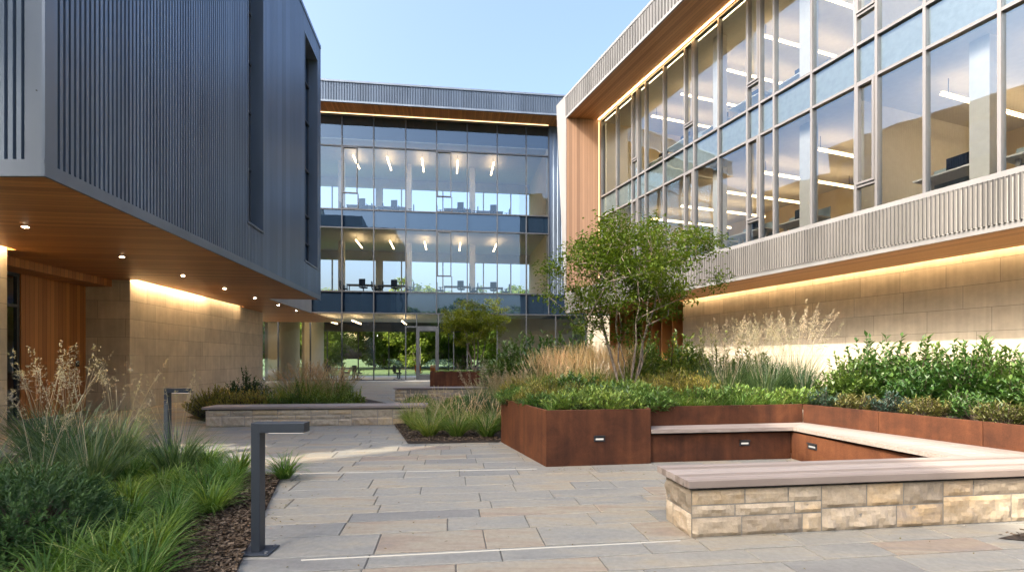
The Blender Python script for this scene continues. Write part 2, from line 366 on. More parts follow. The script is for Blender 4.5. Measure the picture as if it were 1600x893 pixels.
FRONT = [(-2.06, 3.74), (-3.1, 6.71), (-5.6, 7.62), (-6.15, 8.6), (-7.6, 8.9), (-9.6, 6.6), (-7.5, 2.6), (-1.6, 2.5)]
MID = [(-2.8, 11.9), (-1.94, 9.31), (-.25, 9.50), (-.05, 10.6), (.9, 14.4), (1.2, 18), (-3.6, 17.2), (-3.0, 12.2)]
LEFTBED = [(-7.4, 12.25), (-2.7, 12.75), (-4.3, 17.5), (-6.0, 20.0), (-9.3, 19.0), (-8.8, 13.5)]
BACKBED = [(-1.0, 18.6), (1.0, 17.5), (1.1, 15), (8, 15.2), (7.4, 22), (4.5, 29), (0.4, 29.5), (-.6, 26)]
CORNER = [(4.3, 4.42), (5.6, 4.9), (7, 4.6), (6, 3.9)]
bed(FRONT, .03, seed=1); bed(MID, .04, seed=2); bed(LEFTBED, .05, seed=3); bed(BACKBED, .05, seed=4); bed(CORNER, .02, seed=5)

# bark chips lying on the open edges of the beds
g = MB(); r = random.Random(11)
def chips(poly, n, zmin=.03):
    xs = [p[0] for p in poly]; ys = [p[1] for p in poly]; k = 0
    while k < n:
        x, y = r.uniform(min(xs), max(xs)), r.uniform(min(ys), max(ys))
        if not inside((x, y), poly): continue
        k += 1; a = r.uniform(0, 6.28); l = r.uniform(.008, .024); w = l * r.uniform(.2, .45)
        z = zmin + r.uniform(0, .025); ti = r.uniform(-.012, .012)
        dx, dy = math.cos(a) * l, math.sin(a) * l; ex, ey = -math.sin(a) * w, math.cos(a) * w
        g.poly([(x - dx - ex, y - dy - ey, z), (x + dx - ex, y + dy - ey, z + ti), (x + dx + ex, y + dy + ey, z + ti + .006), (x - dx + ex, y - dy + ey, z + .008)], r.random())
chips([(-2.06, 3.74), (-3.1, 6.71), (-3.75, 6.8), (-2.9, 4.3), (-3.0, 2.9), (-1.7, 2.7)], 12000)
chips([(-2.8, 11.8), (-1.94, 9.31), (-.2, 9.50), (-.5, 10.6), (-2.2, 11.4)], 4000, .035)
chips([(-5.0, 7.2), (-5.6, 7.62), (-6.15, 8.6), (-6.7, 8.4)], 500)
chips([(4.3, 4.42), (5.6, 4.9), (7, 4.6), (6, 3.9)], 900, .02)
tag(g.build('bark_mulch', M['chip']), 'brown bark chips covering the open edges of the planting beds', 'mulch', kind='stuff')

g = MB(); r = random.Random(77)
for k in range(420):
    if k % 3: x, y = r.uniform(-3.0, 4.5), r.uniform(3.4, 12)
    else:
        f = r.random(); x, y = r.choice(((-2.0 - 1.05 * f + abs(r.gauss(0, .25)), 3.7 + 3.0 * f), (-1.9 + 1.7 * f, 9.2 - abs(r.gauss(0, .2))), (.5 + 1.6 * f, 7.25 - abs(r.gauss(0, .15)))))
    a = r.uniform(0, 6.28); l = r.uniform(.008, .02); dx, dy = math.cos(a) * l, math.sin(a) * l; z = .004
    g.poly([(x - dx, y - dy, z), (x + dy * .45, y - dx * .45, z + r.uniform(0, .006)), (x + dx, y + dy, z + r.uniform(0, .01)), (x - dy * .45, y + dx * .45, z + .003)], r.random())
tag(g.build('leaf_litter', M['litter']), 'a thin scatter of small fallen leaves on the flagstones', 'leaf litter', kind='stuff')

# ------------------------------------------------------------------ building helpers
def ribs(mb, p0, p1, z0, z1, pitch, depth, flat=.6, slope=.12, back=None):
    """trapezoidal profile sheet from p0 to p1 (plan), outside on the right hand of p0->p1"""
    (x0, y0), (x1, y1) = p0, p1; L = math.hypot(x1 - x0, y1 - y0); ux, uy = (x1 - x0) / L, (y1 - y0) / L; nx, ny = uy, -ux
    n = max(1, round(L / pitch)); p = L / n; prof = []
    for i in range(n):
        s = i * p
        prof += [(s, 0), (s + p * flat, 0), (s + p * (flat + slope), -depth), (s + p * (1 - slope), -depth)]
    prof.append((L, 0))
    t = .5
    for i, ((a, da), (b, db)) in enumerate(zip(prof, prof[1:])):
        if i % 16 == 0: t = R_.random()
        A = (x0 + ux * a + nx * da, y0 + uy * a + ny * da); B = (x0 + ux * b + nx * db, y0 + uy * b + ny * db)
        (back if back is not None and i % 4 == 2 else mb).poly([(*A, z0), (*B, z0), (*B, z1), (*A, z1)], t)  # groove bottoms optionally go to their own mesh for a darker metal

def one(name, mat, parent, *boxes, bevel=0.0):
    b = MB()
    for bx in boxes: b.box(*bx)
    return b.build(name, mat, parent, bevel=bevel)

# ------------------------------------------------------------------ left: metal-clad building on stone piers
LB = thing('office_building', 'dark blue corrugated metal block overhanging a timber soffit and lit limestone walls', 'building', (-6.126, 6.545, 0), TH)
ZS, ZT = 4.0, 14.45
W1, W2 = (6.65, 7.75), (11.88, 13.68)      # slit windows along the face
WZ = (5.2, 13.55)
b = MB()
b.prism([(-.45, .2), (-.45, 14.0), (-16, 14.0), (-16, 2.2)], ZS + .35, ZT - .1)
b.prism([(-2.05, 14.15), (-2.05, 20.3), (-15, 20.3), (-15, 14.15)], ZS + .1, ZT - .8)
b.prism([(-.06, .06), (-.06, W1[0] - .01), (-.5, W1[0] - .01), (-.5, .1)], ZS + .3, ZT - .12)
b.prism([(-.06, W1[1] + .01), (-.06, W2[0] - .01), (-.5, W2[0] - .01), (-.5, W1[1] + .01)], ZS + .3, ZT - .12)
b.prism([(-.06, W2[1] + .01), (-.06, 14.1), (-.5, 14.1), (-.5, W2[1] + .01)], ZS + .3, ZT - .12)
b.build('wall', M['mid_metal'], LB)
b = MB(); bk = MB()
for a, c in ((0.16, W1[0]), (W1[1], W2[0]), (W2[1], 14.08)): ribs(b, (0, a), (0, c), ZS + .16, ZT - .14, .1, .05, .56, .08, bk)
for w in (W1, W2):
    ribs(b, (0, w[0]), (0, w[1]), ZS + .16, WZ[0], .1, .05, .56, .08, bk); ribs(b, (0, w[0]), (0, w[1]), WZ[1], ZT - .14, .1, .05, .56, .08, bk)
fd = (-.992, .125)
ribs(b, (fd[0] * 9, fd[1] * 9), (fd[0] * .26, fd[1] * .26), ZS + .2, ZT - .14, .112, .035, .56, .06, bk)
b.build('cladding', M['blue_metal'], LB); bk.build('groove_bottom', M['blue_back'], LB)
b = MB()
b.box(-.03, .012, -.012, 14.15, ZS - .02, ZS + .16); b.box(-.06, .022, -.01, 14.16, ZT - .14, ZT)
b.box(-.03, .006, -.006, .16, ZS + .16, ZT - .14); b.box(-.4, .010, 14.08, 14.15, ZS + .16, ZT - .14)
b.prism([(0, -.006), (fd[0] * .26, fd[1] * .26 - .006), (fd[0] * .26, fd[1] * .26 + .04), (0, .04)], ZS + .16, ZT - .14)
b.prism([(0, -.014), (fd[0] * 9, fd[1] * 9 - .014), (fd[0] * 9, fd[1] * 9 + .04), (0, .04)], ZS - .02, ZS + .2)
for w in (W1, W2):
    b.box(-.42, .014, w[0] - .03, w[0] + .02, WZ[0], WZ[1]); b.box(-.42, .014, w[1] - .02, w[1] + .03, WZ[0], WZ[1])
    b.box(-.42, .03, w[0] - .03, w[1] + .03, WZ[0] - .05, WZ[0]); b.box(-.42, .014, w[0] - .03, w[1] + .03, WZ[1], WZ[1] + .04)
b.build('trim', M['blue_trim'], LB)
b = MB()
for z in (5.1, 6.6, 8.1, 9.6): 
    for k in (.10,): b.tube((fd[0] * k, fd[1] * k - .006, z), (fd[0] * k, fd[1] * k - .014, z), .009, .009, 8)
b.build('bolt', M['dark'], LB)
for w, zs in ((W1, (6.9, 8.5, 9.9, 11.3, 12.5)), (W2, (6.1, 7.2, 9.0, 10.9, 12.4))):
    f = MB()
    f.box(-.40, -.33, w[0] + .02, w[0] + .08, WZ[0], WZ[1]); f.box(-.40, -.33, w[1] - .08, w[1] - .02, WZ[0], WZ[1])
    for z in zs: f.box(-.40, -.30, w[0] + .02, w[1] - .02, z - .03, z + .03)
    if w is W2: f.box(-.40, -.30, 12.7, 12.76, WZ[0], WZ[1])
    fo = f.build('window', M['frame'], LB)
    q = MB(); q.poly([(-.37, w[0], WZ[0]), (-.37, w[1], WZ[0]), (-.37, w[1], WZ[1]), (-.37, w[0], WZ[1])]); q.build('pane', M['glass_r'], fo)
    one('backing', M['dark'], fo, (-.44, -.425, w[0], w[1], WZ[0], WZ[1]))
b = MB(); b.prism([(-.03, -.0), (-.03, 14.12), (-2.0, 14.12), (-2.0, 27.6), (-4.28, 27.6), (-4.28, .53)], ZS, ZS + .05)
b.prism([(-4.281, 17.65), (-4.281, 27.6), (-12, 27.6), (-12, 17.65)], ZS, ZS + .05); b.prism([(-4.281, 5.13), (-4.281, 9.48), (-12, 9.48), (-12, 5.13)], ZS, ZS + .05)
b.build('soffit', M['cedar_y'], LB)
one('link_fascia', M['grey_metal'], LB, (-2.0, -1.96, 14.16, 20.3, ZS - .02, ZS + .9), (-2.0, -.3, 14.14, 14.17, ZS + .05, ZS + .9))
# stone piers, recess with timber wall and door
b = MB(); b.box(-9.5, -4.47, -3.5, 5.13, 0, ZS + .28); b.box(-9.5, -4.49, 9.48, 17.65, 0, ZS + .28); b.build('stone_wall', M['lime_yz'], LB)
b = MB(); b.box(-9.4, -4.495, 9.468, 9.482, 0, ZS - .10); b.build('stone_return', M['lime_xz'], LB)
one('stone_return', M['lime_xz'], LB, (-9.4, -4.475, 5.124, 5.14, 0, ZS - .10)); one('stone_return', M['lime_xz'], LB, (-7.6, -4.52, 17.6, 20.6, 0, ZS - .005))
one('cove', M['white'], LB, (-4.30, -4.26, .6, 5.13, ZS + .052, ZS + .30), (-4.6, -4.26, .6, 5.13, ZS + .30, ZS + .33))
one('cove', M['white'], LB, (-4.30, -4.26, 9.48, 17.65, ZS + .052, ZS + .30), (-4.6, -4.26, 9.48, 17.65, ZS + .30, ZS + .33))
one('cove_light', M['led'], LB, (-4.33, -4.305, .7, 5.1, ZS + .10, ZS + .15))
one('cove_light', M['led'], LB, (-4.33, -4.305, 9.52, 17.6, ZS + .10, ZS + .15))
one('timber_wall', M['cedar_y'], LB, (-5.9, -5.73, 7.15, 9.47, 0, 3.80))
one('bulkhead', M['cedar_y'], LB, (-5.9, -5.0, 5.14, 9.47, 3.78, ZS - .004))
d = one('door', M['frame'], LB, (-5.85, -5.76, 5.14, 5.22, 0, 3.78), (-5.85, -5.76, 7.07, 7.148, 0, 3.78), (-5.85, -5.76, 5.22, 7.07, 2.9, 2.98), (-5.85, -5.76, 6.1, 6.18, 0, 2.9), (-5.85, -5.76, 5.22, 7.07, 3.70, 3.78), (-5.85, -5.76, 5.22, 7.07, .0, .1))
q = MB(); q.poly([(-5.80, 5.2, .1), (-5.80, 7.1, .1), (-5.80, 7.1, 3.7), (-5.80, 5.2, 3.7)]); q.build('pane', M['glass'], d)
one('handle', M['grey_trim'], d, (-5.755, -5.70, 6.24, 6.27, .95, 1.35))
one('interior_wall', M['beige'], LB, (-9.3, -9.1, 5.2, 9.4, 0, 3.7))
one('reader', M['dark'], LB, (-5.73, -5.70, 9.05, 9.17, 1.35, 1.52))
for k in range(7):
    f = MB(); x, yy = -2.42, 2.9 + 2.72 * k
    f.tube((x, yy, ZS - .012), (x, yy, ZS + .01), .06, .06, 20); o = f.build('downlight', M['grey_trim'], LB)
    f = MB(); f.tube((x, yy, ZS - .010), (x, yy, ZS - .014), .038, .038, 20); f.build('lens', M['down'], o)

# ------------------------------------------------------------------ centre: glazed three-storey building
CB = thing('office_building', 'three storey glass curtain wall building closing the far end of the courtyard', 'building', (-9.69, 34.67, 0), TH)
CM = [-8.6, -6.22, -4.13, -2.04, .09, 2.27, 4.40, 6.56, 8.70, 10.80, 12.44]
GM = [-7.66, -6.22, -4.13, -2.04, .09, 2.27, 6.56, 8.70, 10.80, 12.96, 15.2]
ZR = [4.72, 6.20, 10.58, 11.85, 16.2, 18.3]
DEP = 8.0
# fascia, soffit, roof
b = MB(); ribs(b, (-9.5, -1.65), (15.5, -1.65), 18.52, 19.72, .17, .04); b.build('fascia', M['mid_metal'], CB)
one('roof', M['mid_metal'], CB, (-9.5, 15.5, -1.60, DEP + 2, 18.55, 19.74))
one('trim', M['blue_trim'], CB, (-9.5, 15.5, -1.68, -1.58, 18.40, 18.52), (-9.5, 15.5, -1.70, -1.55, 19.72, 19.84))
one('soffit', M['cedar_x'], CB, (-9.5, 15.5, -1.58, .02, 18.42, 18.54))
one('cove_light', M['led_soft'], CB, (-8.6, 12.4, -.16, -.11, 18.385, 18.415))
b = MB(); ribs(b, (12.50, .0), (16.5, .0), 4.72, 18.4, .3, .03); b.build('end_panel', M['blue_metal'], CB)
one('wall', M['mid_metal'], CB, (12.52, 23.0, .05, DEP + 1, 4.72, 18.4), (-16, -8.7, .05, DEP + 1, 4.72, 18.4))
one('stone_pier', M['lime_xz'], CB, (-13.0, -7.72, -.4, .3, 0, 4.70))
one('stone_pier', M['lime_xz'], CB, (15.3, 23.0, .0, .6, 0, 4.70))
# floors and ceilings
one('floor_slab', M['grey_floor'], CB, (-8.6, 12.5, .12, DEP, 4.80, 6.12)); one('floor_slab', M['grey_floor'], CB, (-8.6, 12.5, .12, DEP, 10.66, 11.78))
one('ceiling', M['ceil'], CB, (-8.6, 12.5, .14, DEP - .1, 10.60, 10.65)); one('ceiling', M['ceil'], CB, (-8.6, 12.5, .14, DEP - .1, 16.75, 16.80))
one('ceiling', M['ceil'], CB, (-8.6, 15.3, .14, DEP + 1.2, 4.72, 4.78))
one('attic', M['dark'], CB, (-8.6, 12.5, .12, DEP, 16.82, 18.3))
one('ground_slab', M['white'], CB, (-8.6, 15.3, -.1, DEP + 1.3, .0, .035))
one('interior_wall', M['beige'], CB, (-8.7, -8.5, .1, DEP, 6.12, 10.6)); one('interior_wall', M['beige'], CB, (-8.7, -8.5, .1, DEP, 11.78, 16.75))
one('interior_wall', M['beige'], CB, (12.3, 12.5, .1, DEP, 6.12, 10.6)); one('interior_wall', M['beige'], CB, (12.3, 12.5, .1, DEP, 11.78, 16.75))
one('interior_wall', M['beige'], CB, (-7.3, -7.1, .6, DEP, .035, 4.72)); one('interior_wall', M['beige'], CB, (-5.6, -5.4, 3.2, DEP + 1, .035, 4.72))
one('interior_wall', M['beige'], CB, (9.0, 15.2, 3.6, 3.8, .035, 4.72))
for z0, z1 in ((6.12, 10.6), (11.78, 16.75)):
    b = MB(); b.box(-8.5, 12.3, DEP - .25, DEP, z1 - .75, z1); b.box(-8.5, 12.3, DEP - .25, DEP, z0, z0 + .55)
    for s in (-8.3, -4.5, -.9, 1.2, 4.7, 8.2, 10.6, 12.0): b.box(s, s + (.10 if s != -.9 else .6), DEP - .2, DEP - .05, z0, z1)
    b.build('back_wall', M['white'], CB)
for s in (-3.2, 1.9, 6.9):
    one('column', M['white'], CB, (s, s + .45, 4.2, 4.65, 6.12, 10.6)); one('column', M['white'], CB, (s, s + .45, 4.2, 4.65, 11.78, 16.75))
b = MB()
for s in (-5.2, -2.6, -.0, 2.6, 5.2, 7.8): b.box(s, s + .09, DEP + 1.1, DEP + 1.2, .03, 4.72)
b.box(-5.4, 9.0, DEP + 1.1, DEP + 1.2, 3.9, 4.72); b.build('back_glazing_frame', M['frame'], CB)
# glass panes
def pane(parent, s0, s1, z0, z1, mat, y=0.0, name='window'):
    q = MB(); q.poly([(s0, y, z0), (s1, y, z0), (s1, y, z1), (s0, y, z1)]); return q.build(name, mat, parent)
for a, c in zip(CM, CM[1:]):
    for i, (z0, z1) in enumerate(zip(ZR, ZR[1:])): pane(CB, a, c, z0, z1, M['spandrel'] if i in (0, 2) else M['glass'], name='spandrel_panel' if i in (0, 2) else 'window')
for a, c in zip(GM, GM[1:]):
    if a == 2.27: continue
    pane(CB, a, c, .06, 4.72, M['glass'])
pane(CB, 2.27, 3.02, .06, 4.72, M['glass']); pane(CB, 4.53, 6.56, .06, 4.72, M['glass']); pane(CB, 3.02, 4.53, 3.80, 4.72, M['glass'])
pane(CB, 12.44, 15.2, 4.72, 6.2, M['spandrel'], -.04, 'spandrel_panel')
for s in CM: one('mullion', M['frame'], CB, (s - .035, s + .035, -.09, .08, ZR[0], 18.42))
for s in GM + [3.02, 4.53, 5.6]: one('mullion', M['frame'], CB, (s - .035, s + .035, -.09, .08, .0, ZR[0]))
for z in ZR: one('transom', M['frame'], CB, (-8.6, 12.44 if z > 6 else 15.2, -.08, .07, z - .04, z + .04))
one('transom', M['frame'], CB, (-7.7, 15.2, -.075, .065, .0, .10)); one('transom', M['frame'], CB, (2.3, 4.5, -.075, .065, 3.74, 3.84))
def sash(parent, s0, s1, z0, z1):
    f = one('sash', M['frame'], parent, (s0, s0 + .07, -.11, .05, z0, z1), (s1 - .07, s1, -.11, .05, z0, z1), (s0 + .07, s1 - .07, -.11, .05, z0, z0 + .07), (s0 + .07, s1 - .07, -.11, .05, z1 - .07, z1)); return f
for s0 in (-2.0, 4.44):
    sash(CB, s0, s0 + 1.0, 12.95, 16.15); one('transom', M['frame'], CB, (s0, s0 + 1.04, -.08, .06, 11.9, 11.95)); one('mullion', M['frame'], CB, (s0 + 1.0, s0 + 1.06, -.09, .06, 11.89, 12.95))
sash(CB, 4.44, 5.44, 7.35, 10.53); one('mullion', M['frame'], CB, (5.44, 5.5, -.09, .06, 6.24, 7.35))
d = one('door', M['frame'], CB, (3.06, 3.22, -.10, .04, .03, 3.74), (4.33, 4.49, -.10, .04, .03, 3.74), (3.22, 4.33, -.10, .04, 3.5, 3.74), (3.22, 4.33, -.10, .04, .03, .45))
pane(d, 3.22, 4.33, .45, 3.5, M['glass'], -.03, 'pane'); one('handle', M['grey_trim'], d, (3.26, 3.30, -.19, -.15, 1.2, 2.4), (3.26, 3.30, -.15, -.10, 1.3, 1.34), (3.26, 3.30, -.15, -.10, 2.26, 2.3))

ORD = ['leftmost', 'second from left', 'third from left', 'middle', 'fifth from left', 'sixth from left', 'rightmost']
def cpt(s, y, z): return (-9.69 + s * CT - y * ST, 34.67 + s * ST + y * CT, z)
def lamp_tube(loc, rz, length, label, group, drop=.35, w=.07, mat='tube'):
    t = thing('pendant_light', label, 'light', loc, rz, group)
    one('housing', M['white'], t, (-w / 2, w / 2, 0, length, .03, .07)); one('lamp', M[mat], t, (-w / 2, w / 2, .002, length - .002, .0, .03), (-w * .4, w * .4, .02, length - .02, .072, .085))
    one('hanger', M['frame'], t, (-.008, .008, .3, .316, .07, drop), (-.008, .008, length - .316, length - .3, .07, drop)); return t
for i, s in enumerate((-1.6, .8, 3.3, 5.9, 8.6)):
    w = ('leftmost', 'second from left', 'middle', 'second from right', 'rightmost')[i]
    lamp_tube(cpt(s, 1.6, 16.2), TH, 2.6, 'slim linear pendant light behind top floor glass, %s of five' % w, 'pendant lights on the top floor', .55, .1)
    lamp_tube(cpt(s + .2, 1.6, 10.1), TH, 2.6, 'slim linear pendant light behind middle floor glass, %s of five' % w, 'pendant lights on the middle floor', .5, .1)
for i, s in enumerate((-3.4, -1.6, 1.9)):
    lamp_tube(cpt(s, 1.2, 4.25), TH, 3.6, 'linear ceiling light in the ground floor lobby, %s of three' % ('leftmost', 'middle', 'rightmost')[i], 'lobby lights', .45, .1)

# ------------------------------------------------------------------ right: splayed wing with portal frame
RT = rad(20.07); CR, SR = math.cos(RT), math.sin(RT)
RB = thing('office_building', 'splayed wing with a grey metal portal frame, tall office windows and cedar soffits', 'building', (13, 0, 0), RT)
def rpt(x, y, z): return (13 + x * CR - y * SR, x * SR + y * CR, z)
LY0, LYE = 4.0, 29.18
b = MB(); bk = MB(); ribs(b, (0, LY0), (0, 29.2), 14.88, 15.90, .2, .05, .72, .03, bk); b.build('fascia', M['fascia_metal'], RB); bk.build('groove_bottom', M['grey_back'], RB); bk = MB()
b = MB(); ribs(b, (0, LY0), (0, 29.2), 4.20, 5.08, .082, .07, .56, .03, bk); bk.build('groove_bottom', M['grey_back'], RB); b.build('spandrel_cladding', M['grey_metal'], RB)
b = MB()
b.box(-.02, .06, LY0, 29.18, 14.75, 14.88); b.box(-.03, .10, LY0, 30.41, 15.90, 16.02)
b.box(-.03, .5, LY0, 29.18, 5.08, 5.20); b.box(-.012, .05, LY0, 29.18, 4.07, 4.20)
b.build('trim', M['grey_trim'], RB)
one('spandrel_core', M['dark'], RB, (.05, 1.9, LY0, 29.0, 4.13, 5.07)); 
b = MB()
for x0, x1 in ((-.025, 2.0),):
    v = [(29.18, 4.07), (29.28, 4.07), (30.41, 15.9), (29.18, 15.9)]
    n = len(b.v)
    A = [(x0, y, z) for y, z in v]; B = [(x1, y, z) for y, z in v]
    b.poly(A[::-1]); b.poly(B)
    for i in range(4): j = (i + 1) % 4; b.poly([A[i], A[j], B[j], B[i]])
b.build('portal_end', M['grey_trim'], RB)
b = MB(); b.prism([(0.0, 29.176), (0.0, 29.14), (1.95, 28.66), (1.95, 29.176)], 5.2, 14.75); b.build('timber_reveal', M['reveal_cedar'], RB)
one('soffit', M['cedar_lx'], RB, (.06, 2.0, LY0, 29.17, 14.76, 14.86))
one('under_soffit', M['cedar_lx'], RB, (.05, 2.14, LY0, 22.46, 4.075, 4.12), (.05, 4.5, 22.46, 29.0, 4.075, 4.12))
one('roof', M['mid_metal'], RB, (.1, 14, LY0, 29.1, 14.9, 15.9))
one('wall', M['grey_metal'], RB, (2.1, 14, 28.9, 29.3, 4.13, 14.9), (12.0, 14, LY0, 28.9, 0, 14.9))
one('cove_light', M['led_line'], RB, (1.72, 1.76, LY0 + .5, 28.7, 14.735, 14.757))
one('cove_light', M['led_thin'], RB, (1.725, 1.74, 28.64, 28.68, 5.3, 14.6))
one('stone_wall', M['lime_yz'], RB, (2.35, 2.9, LY0 - 3, 22.46, 0, 4.30))
one('cove', M['white'], RB, (2.08, 2.12, LY0, 22.46, 4.125, 4.31), (2.08, 2.6, LY0, 22.46, 4.31, 4.34)); one('cove_light', M['led_wash'], RB, (2.125, 2.15, LY0, 22.4, 4.17, 4.22))
# lower glazing beyond the stone wall with bronze fins
b = MB()
for k in range(9): b.box(2.6, 3.2, 22.7 + k * .78, 22.76 + k * .78, 0, 4.07)
b.build('fin', M['cedar_y'], RB)
q = MB(); q.poly([(3.2, 22.46, 0), (3.2, 29.2, 0), (3.2, 29.2, 4.07), (3.2, 22.46, 4.07)]); q.build('window', M['glass'], RB)
one('interior_wall', M['beige'], RB, (6.0, 6.2, 22.4, 29.2, 0, 4.07))
# main glazing
RM = [28.68, 27.09, 25.66, 25.16, 24.56, 23.18, 21.77, 21.18, 19.81, 18.40, 17.84, 17.25, 15.85, 14.46, 13.89, 12.71, 11.21, 9.85, 9.28, 8.0, 6.7, 5.4, LY0]
GX = 1.95; ZQ = [5.3, 9.37, 10.48, 14.74]
NARROW = {25.66, 21.77, 18.40, 14.46, 9.85}
for a, c in zip(RM, RM[1:]):
    for i in range(3):
        q = MB(); q.poly([(GX, a, ZQ[i]), (GX, c, ZQ[i]), (GX, c, ZQ[i + 1]), (GX, a, ZQ[i + 1])]); q.build('window', M['glass_r'], RB)
for a in RM: one('mullion', M['warm_frame'], RB, (GX - .10, GX + .10, a - .035, a + .035, 5.25, 14.76))
for z in ZQ[1:3]: one('transom', M['warm_frame'], RB, (GX - .09, GX + .09, LY0, 28.68, z - .04, z + .04))
one('transom', M['warm_frame'], RB, (GX - .09, GX + .09, LY0, 28.68, 14.68, 14.758)); one('transom', M['warm_frame'], RB, (GX - .09, GX + .09, LY0, 28.68, 5.22, 5.34))
for a, c in zip(RM, RM[1:]):
    if a in NARROW:
        for z0, z1 in ((6.5, 9.33), (11.35, 14.68)):
            a0, c0 = a - .035, c + .035
            one('sash', M['warm_frame'], RB, (GX - .13, GX, a0 - .06, a0, z0, z1), (GX - .13, GX, c0, c0 + .06, z0, z1), (GX - .13, GX, c0 + .06, a0 - .06, z0, z0 + .06), (GX - .13, GX, c0 + .06, a0 - .06, z1 - .06, z1))
            one('transom', M['warm_frame'], RB, (GX - .09, GX + .07, c0, a0, z0 - .08, z0 - .01))
one('floor_slab', M['slab_face'], RB, (GX + .06, 12, LY0, 28.9, 9.42, 10.44)); one('floor_slab', M['grey_floor'], RB, (GX + .1, 12, LY0, 28.9, 5.2, 5.46))
one('ceiling', M['ceil'], RB, (GX + .12, 12, LY0, 28.9, 9.30, 9.40)); one('ceiling', M['ceil'], RB, (GX + .12, 12, LY0, 28.9, 14.60, 14.70))
one('interior_wall', M['beige'], RB, (9.5, 9.7, LY0, 28.9, 5.46, 9.3)); one('interior_wall', M['beige'], RB, (9.5, 9.7, LY0, 28.9, 10.44, 14.6))
for z0, z1 in ((5.46, 9.3), (10.44, 14.6)):
    one('partition', M['white'], RB, (2.6, 9.4, 14.9, 15.05, z0, z1)); one('interior_wall', M['beige'], RB, (2.2, 9.4, LY0, LY0 + .2, z0, z1)); one('interior_wall', M['beige'], RB, (2.2, 9.4, 28.6, 28.8, z0, z1))
    for yy in (26.4, 20.6, 16.6, 11.9): one('column', M['white'], RB, (2.5, 2.85, yy - .2, yy + .2, z0, z1))
n = 0
FL = ('lower', 'upper')
for fi, z in enumerate((8.75, 14.05)):
    for i, yy in enumerate((6.3, 8.6, 10.9, 13.2, 17.0, 19.3, 21.6, 23.9, 26.2)):
        lamp_tube(rpt(3.4, yy, z), RT - math.pi / 2, 5.2, 'long white pendant light on %s wing office floor, number %d from near end' % (FL[fi], i + 1), 'pendant lights in the wing offices', .5, .065)

# ------------------------------------------------------------------ office furniture seen through the glass
def make_chair(col):
    t = thing('office_chair', 'x', 'chair')
    one('seat', M[col], t, (-.24, .24, -.24, .24, .42, .50), bevel=.03)
    b = MB(); b.prism([(-.22, .22), (.22, .22), (.24, .28), (-.24, .28)], .55, 1.05); b.build('backrest', M[col], t, bevel=.03)
    one('post', M['frame'], t, (-.03, .03, -.03, .03, .08, .42), (-.03, .03, .2, .26, .45, .6))
    b = MB()
    for k in range(5):
        a = k * 2 * math.pi / 5; b.tube((0, 0, .09), (.30 * math.cos(a), .30 * math.sin(a), .05), .022, .016); b.tube((.30 * math.cos(a), .30 * math.sin(a), 0), (.30 * math.cos(a), .30 * math.sin(a), .06), .025, .025, 8)
    b.build('base', M['frame'], t)
    one('armrest', M['frame'], t, (-.29, -.24, -.15, .15, .66, .69), (-.28, -.25, -.03, .03, .45, .66)); one('armrest', M['frame'], t, (.24, .29, -.15, .15, .66, .69), (.25, .28, -.03, .03, .45, .66))
    return t
def make_table(w, d, mat='white'):
    t = thing('office_table', 'x', 'table'); one('tabletop', M[mat], t, (-w / 2, w / 2, -d / 2, d / 2, .71, .75))
    for sx in (-1, 1):
        for sy in (-1, 1): one('leg', M['frame'], t, (sx * (w / 2 - .06) - .03, sx * (w / 2 - .06) + .03, sy * (d / 2 - .06) - .03, sy * (d / 2 - .06) + .03, 0, .71))
    return t
CH = {}
def put_chair(col, loc, rz, label, group):
    if col not in CH: o = CH[col] = make_chair(col)
    else: o = copy_tree(CH[col])
    o.location = loc; o.rotation_euler = (0, 0, rz); tag(o, label, 'chair', group)
TB = {}
def put_table(w, d, loc, rz, label, group):
    if (w, d) not in TB: o = TB[(w, d)] = make_table(w, d)
    else: o = copy_tree(TB[(w, d)])
    o.location = loc; o.rotation_euler = (0, 0, rz); tag(o, label, 'table', group)
for fl, z, nm in ((0, 6.13, 'middle'), (1, 11.79, 'top')):
    for i, (s, y) in enumerate(((-1.0, 1.6), (1.2, 1.7), (5.9, 1.6), (8.3, 1.9))):
        w = ('leftmost', 'second', 'third', 'rightmost')[i]
        put_table(2.0, .9, cpt(s, y, z), TH, 'pale meeting table behind %s floor glass of the far building, %s of four' % (nm, w), 'meeting tables behind the far glass')
        for k, (dx, dy, rz, side) in enumerate(((-1.25, .1, 1.57, 'left end'), (1.25, 0, -1.57, 'right end'), (.25, -.75, math.pi - .2, 'near side'))):
            put_chair('chair', cpt(s + dx, y + dy, z), TH + rz, 'dark swivel chair at the %s of the %s meeting table on the %s floor' % (side, w, nm), 'chairs behind the far glass')
for i, (s, y, col) in enumerate(((-3.3, 1.5, 'chair'), (-1.3, 1.6, 'chair'), (1.5, 2.0, 'chair'), (3.0, 2.5, 'orange'), (4.2, 2.4, 'orange'), (7.4, 1.4, 'chair'))):
    put_chair(col, cpt(s, y, .036), TH + (0.4, 2.4, 1.2, 3.0, 2.7, 1.0)[i], ('dark chair in the glass lobby, far left behind the bollard', 'dark chair in the lobby left of the wide glass mullion', 'dark chair in the lobby just left of the orange chairs', 'orange upholstered chair left of the lobby door', 'orange upholstered chair seen through the lobby door', 'dark chair in the lobby behind the small tree')[i], 'lobby chairs')
put_table(1.6, .8, cpt(2.3, 2.9, .036), TH, 'lobby table beside the orange chairs', 'lobby tables'); put_table(1.6, .8, cpt(8.3, 1.9, .036), TH, 'lobby table behind the small tree', 'lobby tables'); put_table(1.6, .8, cpt(-2.4, 2.2, .036), TH, 'lobby table behind the far left glass', 'lobby tables')
